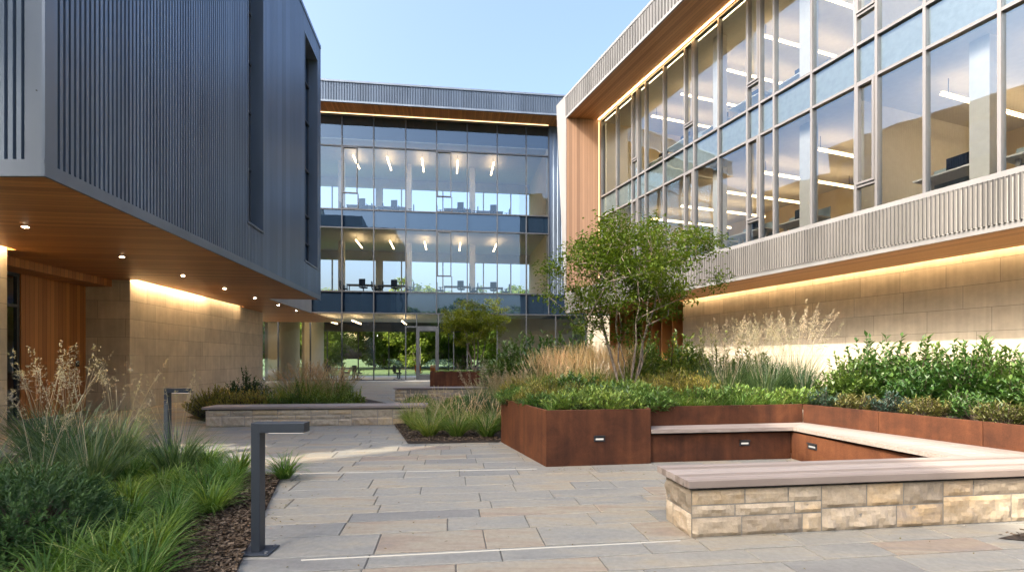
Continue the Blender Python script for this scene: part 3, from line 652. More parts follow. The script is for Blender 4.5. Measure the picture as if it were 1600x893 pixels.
def make_desk():
    t = thing('office_desk', 'x', 'desk')
    one('desktop', M['white'], t, (-.4, .4, -.8, .8, .86, .90)); 
    for sy in (-1, 1): one('leg', M['white'], t, (-.05, .05, sy * .6 - .04, sy * .6 + .04, .05, .86), (-.32, .32, sy * .6 - .035, sy * .6 + .035, 0, .05))
    m = one('monitor', M['screen'], t, (.12, .15, -.32, .32, 1.0, 1.38)); one('stand', M['frame'], m, (.15, .18, -.03, .03, .905, 1.2), (.06, .22, -.1, .1, .90, .91))
    one('privacy_screen', M['slab_face'], t, (.40, .43, -.8, .8, .70, 1.25)); return t
DK = None
for fi, z in enumerate((5.465, 10.445)):
    for i, yy in enumerate((9.2, 10.9, 12.6, 17.4, 19.2, 21.2, 23.2, 25.2)):
        if DK is None: o = DK = make_desk()
        else: o = copy_tree(DK)
        o.location = rpt(2.95 + .3 * (i % 2), yy, z); o.rotation_euler = (0, 0, RT + (0, .05, -.06)[i % 3])
        tag(o, 'white standing desk with monitor by the %s wing windows, number %d from the near end' % (FL[fi], i + 1), 'desk', 'desks along the wing windows')

# ------------------------------------------------------------------ benches, planters, bollards, light strips
def rough_wall(parent, L, W, H, seed, name='stone_base'):
    """rock-faced coursed stones; local x along the length, y deep"""
    r = random.Random(seed); g = MB()
    def stone(face, a0, a1, z0, z1):
        t = min(1, max(0, r.gauss(.5, .24))); nx = max(2, int((a1 - a0) / .045)); nz = max(2, int((z1 - z0) / .035)); j = .006
        a0 += j; a1 -= j; z0 += j; z1 -= j
        ph = [r.uniform(0, 6.28) for _ in range(6)]; amp = r.uniform(.008, .024); tilt = r.uniform(-.022, .022)
        P = {}
        for i in range(nx + 1):
            for k in range(nz + 1):
                u, v = i / nx, k / nz; a = a0 + (a1 - a0) * u; z = z0 + (z1 - z0) * v
                edge = min(u * (a1 - a0), (1 - u) * (a1 - a0), v * (z1 - z0), (1 - v) * (z1 - z0))
                dm = min(1, edge / .03)
                d = dm * (.014 + amp * (.6 * math.sin(a * 17 + ph[0]) * math.sin(z * 26 + ph[1]) + .4 * math.sin(a * 43 + ph[2] + z * 31) ) + tilt * (v - .5) + r.uniform(-.003, .003))
                if face == 'f': P[i, k] = (a, -d, z)
                elif face == 'b': P[i, k] = (a, W + d, z)
                elif face == 'l': P[i, k] = (-d, a, z)
                else: P[i, k] = (L + d, a, z)
        for i in range(nx):
            for k in range(nz):
                q = [P[i, k], P[i + 1, k], P[i + 1, k + 1], P[i, k + 1]]
                g.poly(q if face in 'fr' else q[::-1], t)
    for face, length in (('f', L), ('l', W), ('r', W), ('b', L)):
        a = 0.0
        while a < length - .01:
            w = min(length - a, r.uniform(.9, 1.5))
            if length - a - w < .3: w = length - a
            hs = r.choice(((.21, .21), (.24, .18), (.15, .15, .13), (.27, .15), (.17, .25), (.18, .11, .14)))
            s = H / sum(hs); z = 0
            for h in hs:
                h *= s; x = a; 
                while x < a + w - .01:
                    q = min(a + w - x, r.uniform(.26, .7) * (1.15 if h > .16 else 1))
                    if a + w - x - q < .14: q = a + w - x
                    stone(face, x, x + q, z, z + h); x += q
                z += h
            a += w
    o = g.build(name, M['rubble'], parent, smooth=True)
    one('mortar', M['mortar'], parent, (.004, L - .004, .004, W - .004, 0, H - .004)); return o
def slat_seat(parent, polyL, y0, y1, z0, z1, nb=5, skew=0.0, x0=0.0):
    g = MB(); w = (y1 - y0) / nb
    for k in range(nb):
        a, c = y0 + k * w + .006, y0 + (k + 1) * w - .006
        g.prism([(x0 + skew * (k / nb), a), (polyL, a), (polyL, c), (x0 + skew * (k / nb), c)], z0, z1, R_.random())
    return g.build('seat', M['deck_y'], parent, bevel=.004)

bt = thing('stone_bench', 'long nearest bench of rough tan stone with a weathered timber top', 'bench', (1.60, 4.446, 0), rad(7.7))
rough_wall(bt, 5.2, .52, .425, 5); slat_seat(bt, 5.25, -.07, .60, .455, .52, 6, x0=-.06)
one('support', M['dark'], bt, (.06, 5.2, .04, .5, .425, .455))
bt = thing('stone_bench', 'low stone bench wall with timber cap in front of the red tipped grasses', 'bench', (-7.10, 11.56, 0), rad(5.6))
rough_wall(bt, 5.0, .55, .385, 8); slat_seat(bt, 5.05, -.06, .66, .41, .465, 5, x0=-.06); one('support', M['dark'], bt, (.06, 4.95, .03, .5, .385, .41))
bt = thing('stone_bench', 'shorter distant stone bench wall with timber cap before the small corten planter', 'bench', (-4.33, 18.5, 0), rad(7.2))
rough_wall(bt, 3.4, .5, .42, 9); slat_seat(bt, 3.45, -.06, .6, .445, .50, 5, x0=-.06); one('support', M['dark'], bt, (.06, 3.35, .03, .5, .42, .445))

def wallseg(mb, p, q, th, z0, z1, tint):
    (x0, y0), (x1, y1) = p, q; L = math.hypot(x1 - x0, y1 - y0); nx, ny = -(y1 - y0) / L * th, (x1 - x0) / L * th
    mb.prism([(x0, y0), (x1, y1), (x1 + nx, y1 + ny), (x0 + nx, y0 + ny)], z0, z1, tint)
def lerp(p, q, f): return (p[0] + (q[0] - p[0]) * f, p[1] + (q[1] - p[1]) * f)
PL = thing('corten_planter', 'large rust brown corten steel planter with a built in corner bench', 'planter')
A0, A1, A2, A3 = (-.21, 9.53), (.50, 7.34), (2.11, 7.58), (2.17, 8.0)
A4, A5, A6 = (4.93, 8.46), (5.80, 6.15), (6.60, 3.95)
ZP = .83
def panel(p, q, z0, z1, n=1, th=.05):
    for k in range(n):
        a, c = lerp(p, q, k / n), lerp(p, q, (k + 1) / n)
        L = math.hypot(c[0] - a[0], c[1] - a[1]); a2, c2 = lerp(a, c, .003 / L), lerp(a, c, 1 - .003 / L)
        b = MB(); wallseg(b, a2, c2, th, z0, z1, R_.random()); b.build('steel_panel', M['corten'], PL, bevel=.004)
panel((.95, 14.4), (-.02, 10.6), 0, ZP, 2); panel((-.02, 10.6), A0, 0, ZP, 1); panel(A0, A1, 0, ZP, 1); panel(A1, A2, 0, ZP, 1); panel(A2, A3, 0, ZP - .002, 1)
panel(A3, A4, .0, ZP - .01, 1); panel(A4, A5, .0, ZP - .01, 2); panel(A5, A6, 0, ZP - .01, 2)
B0, B1, B2 = (2.12, 7.66), (4.45, 7.96), (5.0, 5.3)         # riser below the seat
panel(B0, B1, 0, .42, 1); panel(B1, B2, 0, .42, 1)
g = MB(); nb = 5
for k in range(nb):
    f0, f1 = k / nb + .01, (k + 1) / nb - .01
    F0, F1, F2 = (2.115, 7.565), (4.43, 7.87), (4.86, 5.45)
    K0, K1, K2 = (2.17, 7.985), (4.925, 8.44), (6.1, 5.30)
    a, m, z = (lerp(F0, K0, f0), lerp(F0, K0, f1)), (lerp(F1, K1, f0), lerp(F1, K1, f1)), (lerp(F2, K2, f0), lerp(F2, K2, f1))
    g.prism([a[0], m[0], m[1], a[1]], .455, .515, R_.random())
    g.prism([(m[0][0], m[0][1] - .004), (z[0][0], z[0][1]), (z[1][0], z[1][1]), (m[1][0], m[1][1] - .004)], .455, .515, R_.random())
def deck_free(name):
    m, nt, out = new_mat(name); p = N(nt, 'ShaderNodeBsdfPrincipled', Roughness=.6); at = N(nt, 'ShaderNodeAttribute', attribute_name='tint')
    tc = nt.nodes.new('ShaderNodeTexCoord'); mp = N(nt, 'ShaderNodeMapping'); mp.inputs['Scale'].default_value = (1.5, 22, 22); nt.links.new(tc.outputs['Object'], mp.inputs[0])
    n = N(nt, 'ShaderNodeTexNoise', Scale=1.5, Detail=6.0); nt.links.new(mp.outputs[0], n.inputs['Vector'])
    ad = N(nt, 'ShaderNodeMath', operation='MULTIPLY_ADD'); nt.links.new(at.outputs['Fac'], ad.inputs[0]); ad.inputs[1].default_value = .35; nt.links.new(n.outputs['Fac'], ad.inputs[2])
    r = ramp(nt, [(.3, (.20, .155, .125)), (.95, (.38, .325, .285))]); nt.links.new(ad.outputs[0], r.inputs[0]); nt.links.new(r.outputs[0], p.inputs['Base Color'])
    nt.links.new(bump(nt, n.outputs['Fac'], .25, .004), p.inputs['Normal']); nt.links.new(p.outputs[0], out.inputs[0]); return m
M['deck_free'] = deck_free('deck_free')
g.build('seat', M['deck_free'], PL, bevel=.004)
b = MB(); wallseg(b, (2.13, 7.70), (4.5, 8.02), .25, .42, .453, .5); wallseg(b, (4.5, 7.98), (5.05, 5.4), .25, .42, .453, .5); b.build('support', M['dark'], PL)
b = MB(); b.poly([(-.14, 9.5, .72), (.55, 7.42, .72), (2.05, 7.66, .72), (2.1, 8.08, .72), (4.97, 8.55, .72), (5.85, 6.2, .72), (6.7, 4.0, .72), (11.2, 5.6, .72), (7.6, 15.0, .72), (1.0, 14.35, .72), (.03, 10.6, .72)])
b.build('soil', M['soil'], PL)
for (p, q, f, z) in ((A1, A2, .50, .40), (B0, B1, .66, .27), (B1, B2, .16, .27)):
    c = lerp(p, q, f); L = math.hypot(q[0] - p[0], q[1] - p[1]); ux, uy = (q[0] - p[0]) / L, (q[1] - p[1]) / L; nx, ny = uy, -ux
    def oriented(w0, w1, d0, d1, z0, z1):
        return [(c[0] + ux * w + nx * d, c[1] + uy * w + ny * d) for w, d in ((w0, d0), (w1, d0), (w1, d1), (w0, d1))], z0, z1
    b = MB(); b.prism(*oriented(-.085, .085, -.005, .012, z - .045, z + .045)); b.prism(*oriented(-.085, .085, .012, .03, z + .025, z + .045)); o = b.build('step_light', M['dark'], PL)
    b = MB(); b.prism(*oriented(-.06, .06, .0125, .016, z - .02, z + .005)); b.build('lens', M['strip'], o)

FP = thing('corten_planter', 'small distant corten planter holding the round tree before the lobby door', 'planter', (-4.55, 27.7, 0), rad(7.2))
for x0, x1, y0, y1 in ((0, 5.2, 0, .05), (0, 5.2, 2.55, 2.6), (0, .05, .05, 2.55), (5.15, 5.2, .05, 2.55)): one('steel_panel', M['corten'], FP, (x0, x1, y0, y1, 0, .83))
one('soil', M['soil'], FP, (.06, 5.14, .06, 2.54, .5, .74))

def make_bollard():
    t = thing('path_light', 'x', 'path light')
    one('post', M['bollard'], t, (-.036, .036, -.05, .05, .012, 1.066), bevel=.004); 
    one('head', M['bollard'], t, (.037, .40, -.06, .06, .985, 1.066), bevel=.004); one('lens', M['strip'], t, (.10, .38, -.035, .035, .978, .984))
    p = one('base_plate', M['bollard'], t, (-.11, .13, -.11, .11, .0, .012), bevel=.003)
    b = MB()
    for x in (-.08, .10):
        for y in (-.08, .08): b.tube((x, y, .012), (x, y, .026), .012, .012, 6)
    b.build('bolt', M['grey_trim'], p); return t
bo = None
for i, (x, y, rz, lb) in enumerate(((-2.10, 4.13, .03, 'nearest dark cranked path light on a bolted plate beside the mulch'), (-6.07, 8.80, .0, 'dark cranked path light beside the tall plume grasses'), (-6.55, 19.3, 1.35, 'distant dark cranked path light at the lobby end of the path'))):
    o = bo = make_bollard() if bo is None else bo
    if i: o = copy_tree(bo)
    o.location = (x, y, .004); o.rotation_euler = (0, 0, rz); tag(o, lb, 'path light', 'cranked path lights')

for (p, q, lb) in (((-1.67, 3.95), (1.48, 4.37), 'nearest thin white light strip set in the paving'), ((-3.05, 6.90), (.36, 7.20), 'middle thin white light strip crossing the paving by the corten planter'), ((-5.7, 8.75), (-5.1, 8.8), 'short far light strip in the paving beside the second path light')):
    b = MB(); wallseg(b, p, q, .012, -.002, .004, .5); tag(b.build('light_strip', M['strip']), lb, 'light strip', 'light strips in the paving')

# ------------------------------------------------------------------ plants
def blade(g, base, az, L, w, lean, curl, seg=4, tint=.5, z0=0.0, tw=0.0):
    x, y, z = base; a = lean; ca, sa = math.cos(az), math.sin(az); px, py = -math.sin(az + tw), math.cos(az + tw)
    pts = []; st = L / seg
    for i in range(seg + 1):
        f = i / seg; ww = w * (1 - f ** 1.6) * (.55 + .45 * min(1, f * 4)) * .5
        pts.append(((x - px * ww, y - py * ww, z), (x + px * ww, y + py * ww, z)))
        x += ca * math.sin(a) * st; y += sa * math.sin(a) * st; z += math.cos(a) * st; a += curl / seg * (.6 + .8 * f)
    for (a0, b0), (a1, b1) in zip(pts, pts[1:]): g.poly([a0, b0, b1, a1], tint)
    return (x, y, z)
def leafquad(g, p, d, up, L, w, tint, fold=.25):
    d = d.normalized(); s = d.cross(up)
    if s.length < 1e-3: s = d.orthogonal()
    s.normalize(); n = s.cross(d)
    m = p + d * L * .45; e = p + d * L - n * L * .08
    l = m + s * w * .5 + n * w * fold; r = m - s * w * .5 + n * w * fold
    g.poly([p, l, e], tint); g.poly([p, e, r], min(1, tint + .06))
def rdir(r):
    z = r.uniform(-1, 1); a = r.uniform(0, 6.283); q = math.sqrt(1 - z * z); return Vector((q * math.cos(a), q * math.sin(a), z))

def mesh_tuft(seed, n, L, w, spread, mat, curl=(1.0, 2.1), lean=(.1, .9), name='blades'):
    r = random.Random(seed); g = MB()
    for i in range(n):
        az = r.uniform(0, 6.283); rr = spread * math.sqrt(r.random())
        blade(g, (rr * math.cos(az), rr * math.sin(az), 0), az + r.gauss(0, .5), L * r.uniform(.6, 1.1), w * r.uniform(.7, 1.2), r.uniform(*lean), r.uniform(*curl), 5, min(.98, abs(r.gauss(.35, .25))), tw=r.gauss(0, .5))
    return g
def plume(g, base, az, H, lean, curl, hl, hw, r, n=26, fluffy=True):
    """stem with a flower head"""
    x, y, z = base; a = lean; st = H / 6; pts = [Vector((x, y, z))]
    for i in range(6):
        x += math.cos(az) * math.sin(a) * st; y += math.sin(az) * math.sin(a) * st; z += math.cos(a) * st; a += curl / 6; pts.append(Vector((x, y, z)))
    t = r.random()
    for p, q in zip(pts, pts[1:]): g.tube(p, q, .0022, .0018, 3, t)
    d = (pts[-1] - pts[-2]).normalized(); p0 = pts[-1] - d * hl * .5
    for i in range(n):
        f = r.random(); c = p0 + d * hl * f * 1.2
        e = rdir(r)
        if fluffy:
            e = (e * .55 + d).normalized(); leafquad(g, c, e, Vector((0, 0, 1)), hw * r.uniform(.7, 1.3) * (1.1 - .6 * f), hw * .16, r.random())
        else:
            e = (e + d * .4).normalized(); l = hw * (1.15 - f) * r.uniform(.5, 1.1); q = c + e * l
            g.tube(c, q, .0012, .0008, 3, r.random())
            for k in range(4): leafquad(g, c + e * l * r.uniform(.4, 1), rdir(r) + d * .5, Vector((0, 0, 1)), .020, .007, r.random())

def put(proto, x, y, z=0.0, rz=None, s=1.0, label=None, group=None, first={}, cat=None):
    if proto.name not in first: first[proto.name] = 1; o = proto
    else: o = copy_tree(proto)
    o.location = (x, y, z); o.rotation_euler = (0, 0, R_.uniform(0, 6.28) if rz is None else rz); o.scale = (s, s, s * R_.uniform(.93, 1.07))
    tag(o, label, cat or o.get('category'), group, 'thing'); return o
def single(name, g, mat, cat): o = g.build(name, mat); o['category'] = cat; return o

# strappy tufts
TUFT = [single('grass_tuft', mesh_tuft(20 + k, 210, .52, .015, .09, 0), M['strappy'], 'grass') for k in range(3)]
SMALLT = [single('grass_tuft', mesh_tuft(30 + k, 120, .34, .012, .08, 0), M['strappy'], 'grass') for k in range(2)]
# blue green tall grass with pale airy plumes
def tall_grass(seed, L, nb, heads, H, name, bmat, pmat, fluffy, hl, hw, w=.014, curl=(.5, 1.6), lean=(.05, .6), spread=.14, hlean=(.02, .28), hn=26):
    r = random.Random(seed); t = thing(name, 'x', 'grass')
    mesh_tuft(seed, nb, L, w, spread, 0, curl, lean).build('blades', bmat, t)
    if heads:
        g = MB()
        for i in range(heads):
            az = r.uniform(0, 6.283); rr = spread * .7 * r.random()
            plume(g, (rr * math.cos(az), rr * math.sin(az), .1), az, H * r.uniform(.75, 1.05), r.uniform(*hlean), r.uniform(.05, .5), hl, hw, r, hn, fluffy)
        g.build('plumes', pmat, t)
    return t
TALL = [tall_grass(40 + k, 1.05, 260, 9, 1.32, 'plume_grass', M['blue_grass'], M['plume_pale'], False, .34, .10, hn=18) for k in range(2)]
AIRY = [tall_grass(50 + k, 1.05, 320, 20, 1.5, 'plume_grass', M['blue_grass'], M['plume_pale'], False, .34, .12, curl=(.2, 1.2), lean=(.03, .55), hn=30, spread=.22) for k in range(2)]
FOUNT = [tall_grass(60 + k, .70, 340, 20, .74, 'fountain_grass', M['fountain'], M['plume_tan'], True, .14, .035, .010, (.8, 1.7), (.1, .85), .11, (.1, .6), 30) for k in range(2)]
REDF = [tall_grass(65 + k, .95, 480, 60, .90, 'fountain_grass', M['fountain'], M['plume_red'], True, .20, .045, .009, (.5, 1.3), (.05, .7), .2, (.05, .7), 34) for k in range(2)]
FEATH = [tall_grass(70 + k, .8, 260, 90, 1.15, 'feather_grass', M['fountain'], M['plume_tan'], True, .32, .045, .010, (.4, 1.2), (.05, .5), .2, (.02, .4), 50) for k in range(2)]

# shrubs
def leafy(seed, rx, rz, stems, per, L, w, mat, name='shrub', upright=.7, spikes=0):
    r = random.Random(seed); t = thing(name, 'x', 'shrub'); g = MB(); st = MB()
    for i in range(stems):
        az = r.uniform(0, 6.283); q = math.sqrt(r.random()); hh = rz * (1 - .55 * q * q) * r.uniform(.55, 1.05)
        if i < spikes: hh = rz * r.uniform(1.05, 1.3); q *= .6
        tip = Vector((rx * q * math.cos(az), rx * q * math.sin(az), hh)); base = Vector((rx * .25 * q * math.cos(az), rx * .25 * q * math.sin(az), 0))
        mid = base.lerp(tip, .5) + Vector((0, 0, -.04)); st.tube(base, mid, .008, .006, 4); st.tube(mid, tip, .006, .003, 4)
        d = (tip - mid).normalized()
        for k in range(per):
            f = (k + r.random()) / per; p = mid.lerp(tip, f) if f > .0 else tip
            e = rdir(r); e.z *= .5; e = (e + d * upright * (.4 + f)).normalized()
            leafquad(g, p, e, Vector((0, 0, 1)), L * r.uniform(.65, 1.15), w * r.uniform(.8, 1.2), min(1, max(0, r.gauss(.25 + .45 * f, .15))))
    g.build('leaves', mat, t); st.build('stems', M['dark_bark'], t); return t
BIG = [leafy(80 + k, .78, 1.08, 150, 16, .145, .062, M['shrub'], spikes=7) for k in range(3)]
LIME = [leafy(84 + k, .5, .85, 80, 16, .10, .042, M['lime_shrub'], spikes=4) for k in range(2)]
SMALLS = [leafy(86, .35, .34, 70, 12, .08, .024, M['blue_shrub']), leafy(87, .35, .36, 70, 12, .085, .022, M['bronze']), leafy(88, .38, .4, 80, 12, .085, .03, M['shrub'])]
GOLD = [leafy(90 + k, .45, .45, 150, 14, .065, .014, M['gold'], 'shrub', 1.2) for k in range(2)]
DARKS = leafy(93, .75, 1.05, 150, 16, .11, .035, M['yew'], spikes=4)
COVER = [leafy(94 + k, .42, .30, 130, 12, .085, .022, M['cover'], 'ground_cover_plant', .8) for k in range(2)]
def yew(seed):
    r = random.Random(seed); t = thing('yew_shrub', 'x', 'shrub'); g = MB(); st = MB()
    for i in range(950):
        d = rdir(r); d.z = abs(d.z) * .9 + .05; d.normalize(); R0 = r.uniform(.62, 1.0); p = Vector((d.x * .62 * R0, d.y * .62 * R0, .08 + d.z * .52 * R0))
        e = (d + Vector((0, 0, .5)) + rdir(r) * .5).normalized(); l = r.uniform(.10, .17)
        st.tube(p * .35, p * .8, .006, .003, 3); tt = r.uniform(0, .5)
        for k in range(22):
            f = k / 22; s = rdir(r); s = (s - e * s.dot(e)); s.normalize()
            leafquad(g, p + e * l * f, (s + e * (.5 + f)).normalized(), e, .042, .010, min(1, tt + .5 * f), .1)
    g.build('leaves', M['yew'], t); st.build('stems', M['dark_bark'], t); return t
YEW = yew(5)

# trees
def tree(seed, label, H0, H1, RX, tips, leaves, L, w, stems, rbase, bark, lmat, name='tree', zsq=1.0, cat='tree', clump=.36, flat=True):
    r = random.Random(seed); t = thing(name, label, cat); nodes = []; par = []
    def add(p, q): nodes.append(Vector(p)); par.append(q); return len(nodes) - 1
    root = add((0, 0, 0), -1); cz = (H0 + H1) / 2; hz = (H1 - H0) / 2
    for s in range(stems):
        az = s * 6.283 / stems + r.uniform(-.4, .4); sp = r.uniform(.25, .75); q = root
        for k in range(1, 8):
            f = k / 7; rr = RX * .55 * sp * (f ** .8) + .06 * min(1, k); wob = .05 * RX
            q = add((rr * math.cos(az) + r.uniform(-wob, wob) * .5, rr * math.sin(az) + r.uniform(-wob, wob) * .5, f * (H0 + hz * 1.0)), q)
    lumps = [(rdir(r), r.uniform(.75, 1.2)) for _ in range(14)]
    tp = []
    while len(tp) < tips:
        d = rdir(r); m = max(l * max(0, d.dot(v)) ** 2 for v, l in lumps); q = (r.random() ** .45) * (.62 + .45 * m)
        p = Vector((d.x * RX * q, d.y * RX * q, cz + d.z * hz * q * zsq))
        if p.z > H0 * .9: tp.append(p)
    tp.sort(key=lambda p: (p - Vector((0, 0, H0))).length)
    ends = []
    for p in tp:
        best = min(range(1, len(nodes)), key=lambda i: (nodes[i] - p).length + (.8 if nodes[i].z > p.z else 0) + (1.5 if nodes[i].z < H0 * .55 else 0)); q = best; s = nodes[q].copy(); n = max(1, int((p - s).length / .3))
        for k in range(1, n + 1):
            f = k / n; c = s.lerp(p, f) + Vector((r.uniform(-.04, .04), r.uniform(-.04, .04), .10 * math.sin(f * 3.14) * (p - s).length * .6)); q = add(c, q)
        ends.append(q)
    cnt = [0.0] * len(nodes)
    for e in ends: cnt[e] += 1
    for i in range(len(nodes) - 1, 0, -1): cnt[par[i]] += cnt[i]
    tot = max(1, cnt[0]); rd = [max(.005, rbase * (c / tot) ** .48) for c in cnt]
    g = MB()
    for i in range(1, len(nodes)):
        j = par[i]; ra = min(rd[j], rd[i] * 1.5) if j else rd[i] * 1.25
        g.tube(nodes[j], nodes[i], ra, rd[i], 7 if rd[i] > .02 else 4)
    g.build('trunk', bark, t, smooth=True)
    g = MB()
    for e in ends:
        p = nodes[e]; base = r.gauss(.5, .14)
        for k in range(leaves):
            o = rdir(r) * clump * (r.random() ** .6)
            if flat: o.z *= .6
            d = rdir(r); d.z = d.z * .5 - .25
            leafquad(g, p + o, d, Vector((0, 0, 1)), L * r.uniform(.6, 1.15), w * r.uniform(.8, 1.2), min(1, max(0, base + r.gauss(0, .2))))
    g.build('crown', lmat, t); return t
T1 = tree(3, 'multi stemmed small tree rising from the large corten planter', 1.35, 4.15, 2.0, 240, 72, .095, .045, 7, .054, M['bark'], M['tree_leaf']); T1.location = (2.45, 10.55, .72)
T2 = tree(8, 'rounded distant small tree in the far corten planter by the lobby door', 1.4, 4.25, 2.0, 170, 80, .14, .065, 5, .07, M['bark'], M['tree_leaf']); T2.location = (-2.15, 29.0, .74)

# --- front left bed
r = random.Random(21); placed = []
big = [(-4.85, 5.75), (-5.6, 6.3), (-4.35, 6.45), (-6.4, 6.9), (-5.35, 5.0), (-5.6, 7.1), (-7.2, 7.6), (-4.7, 4.95)]
for i, (x, y) in enumerate(big):
    put(TALL[i % 2], x, y, .03, s=(1.0, 1.05, .85, 1.05, .9, .95, 1, .8)[i], label='blue green clump grass with pale airy plumes in the left bed', group='plume grasses in the left bed')
put(YEW, -3.95, 4.05, .0, rz=.4, label='dense dark green yew shrub at the lower left corner', s=.98)
tries = 0
while len(placed) < 105 and tries < 9000:
    tries += 1; x, y = r.uniform(-6.2, -1.9), r.uniform(2.7, 7.7)
    if not inside((x, y), FRONT): continue
    e = -2.06 + (y - 3.74) * (-1.04 / 2.97)
    if x > e - .52: continue
    if any(math.hypot(x - a, y - c) < .33 for a, c in placed) or any(math.hypot(x - a, y - c) < .42 for a, c in big) or math.hypot(x + 3.95, y - 4.05) < .72 or (x < -3.3 and y < 4): continue
    placed.append((x, y)); put(TUFT[len(placed) % 3], x, y, .025, s=r.uniform(.8, 1.08), label='strappy arching green grass tuft massed in the front left bed', group='grass tufts in the left bed')
put(TUFT[0], -2.98, 6.55, .025, s=.85, label='lone grass tuft standing behind the nearest path light at the bed corner', group='grass tufts in the left bed')
put(SMALLT[0], -6.1, 8.1, .02, s=1.0, label='low grass tuft at the bed corner beside the second path light', group='grass tufts in the left bed')

# --- bed behind the middle bench
put(DARKS, -8.05, 15.2, .04, label='dark evergreen shrub rising behind the left end of the middle stone bench')
for i, (x, y, s) in enumerate(((-6.6, 14.9, 1.0), (-6.0, 14.6, 1.05), (-5.45, 15.0, 1.0), (-6.3, 15.8, 1.1), (-5.6, 15.9, 1.05))):
    put(REDF[i % 2], x, y, .04, s=s * 1.3, label='rounded fountain grass with reddish tips behind the middle stone bench', group='red tipped fountain grasses')
for i, (x, y, k) in enumerate(((-7.75, 13.15, 0), (-7.2, 13.2, 1), (-6.75, 13.3, 1), (-8.1, 13.7, 0))):
    put(GOLD[k], x, y, .04, s=1.75, label='yellow green mounded shrub at the left end of the middle stone bench', group='yellow green mounds behind the bench')
for i, (x, y) in enumerate(((-6.2, 13.1), (-5.7, 13.2), (-5.2, 13.35), (-4.75, 13.6), (-4.6, 14.4))):
    put(LIME[i % 2], x, y, .02, s=.85, label='low bright green leafy plant along the middle stone bench', group='low green plants along the bench')
put(DARKS, -6.2, 18.2, .04, s=.62, label='small dark shrub near the distant path light')
put(DARKS, -7.1, 16.8, .04, s=.8, label='dark shrub hidden behind the red tipped grasses')

# --- mid bed beside the planter
for i, (x, y, s, lb) in enumerate(((-1.66, 10.0, 1.0, 'leftmost'), (-1.1, 9.95, 1.0, 'middle'), (-.5, 9.95, 1.02, 'rightmost'))):
    put(FOUNT[i % 2], x, y, .04, s=s, label='tan tipped fountain grass at the bed front beside the corten planter, %s of three' % lb, group='front fountain grasses')
for i, (x, y, s) in enumerate(((-2.1, 10.9, 1.0), (-1.5, 10.8, 1.0), (-.9, 10.9, 1.05), (-2.4, 11.8, 1.0), (-1.7, 11.8, 1.1), (-.35, 10.8, 1.0))):
    put(FOUNT[(i + 1) % 2], x, y, .04, s=s * .9, label='tan tipped fountain grass in the second row beside the corten planter', group='second row fountain grasses')
for i, (x, y, s) in enumerate(((-.85, 11.9, 1.1), (-.35, 12.3, 1.1), (-.85, 12.9, 1.1), (-.1, 13.2, 1.1))):
    put(TALL[i % 2], x, y, .04, s=s * .85, label='blue green grass clump behind the fountain grasses', group='blue green clumps in the middle bed')
for i, (x, y, s) in enumerate(((-.75, 14.3, 1.0), (-.2, 14.2, 1.0), (.15, 14.9, 1.1), (-.5, 15.3, 1.0), (.2, 15.8, 1.1), (-.3, 16.6, 1.1), (.6, 16.8, 1.1))):
    put(REDF[i % 2], x, y, .04, s=s * .95, label='hazy reddish fountain grass at the back of the middle bed', group='reddish grasses in the middle bed')
for i, (x, y) in enumerate(((-2.3, 12.7), (-1.8, 12.7), (-1.35, 12.8), (-2.5, 13.6), (-1.9, 13.6), (-1.3, 13.7), (-2.7, 14.6), (-2.1, 14.6), (-1.5, 14.7), (-2.9, 15.6), (-2.2, 15.7), (-1.6, 15.8), (-1.0, 15.6), (-1.2, 16.7))):
    put((COVER[0], SMALLT[0], COVER[1])[i % 3], x, y, .04, s=1.35, label='low green plant carpeting the middle bed before the distant stone bench', group='low plants in the middle bed', cat='plant')

# --- raised planter
ZB = .72
r = random.Random(5)
pts = []
for k in range(500):
    x, y = r.uniform(-.3, 2.3), r.uniform(7.5, 10.4)
    if not inside((x, y), [(.02, 9.5), (.70, 7.66), (2.0, 7.88), (2.3, 8.3), (2.3, 10.4), (.15, 10.4)]): continue
    if any(math.hypot(x - a, y - c) < .34 for a, c in pts): continue
    q = y - 7.6
    pts.append((x, y)); gold = q > .9 and len(pts) % 3 == 0
    put(GOLD[len(pts) % 2] if gold else (SMALLT[0] if len(pts) % 5 == 0 else SMALLS[2] if len(pts) % 4 == 1 else COVER[len(pts) % 2]), x, y, ZB, s=(.8 if gold else r.uniform(.7, 1.35)) + .14 * q, label='low golden mound among the ground cover in the front corner of the corten planter' if gold else 'low feathery ground cover plant in the front corner of the corten planter', group='golden mounds in the planter corner' if gold else 'ground cover in the planter corner', cat='plant')
for k in range(11):
    f = (k + .5) / 11; x, y = 2.3 + 2.5 * f, 8.34 + .40 * f
    put(SMALLT[k % 2], x, y, ZB, s=r.uniform(.95, 1.25), label='small arching grass tuft along the back of the corten bench', group='grass tufts behind the bench')
for i, (x, y) in enumerate(((2.5, 8.85), (2.95, 8.95), (3.4, 9.0), (3.85, 9.1), (4.3, 9.15), (4.75, 9.2), (5.1, 9.0))):
    put((COVER[0], SMALLT[1], COVER[1], SMALLS[2])[i % 4], x, y, ZB, s=(1.3, 1.2, 1.2, 1.0)[i % 4], label='low green ground cover plant behind the bench grass tufts', group='ground cover behind the bench', cat='plant')
for i, (x, y, s) in enumerate(((2.75, 9.5, 1.1), (3.15, 9.6, 1.2), (3.55, 9.65, 1.2), (3.25, 10.2, 1.45), (2.75, 10.2, 1.2), (3.8, 10.1, 1.3), (3.6, 10.7, 1.5), (2.3, 9.7, .9))):
    put(GOLD[i % 2], x, y, ZB, s=s, label='golden mounded shrub in the planter just right of the tree trunk', group='golden mounds in the planter')
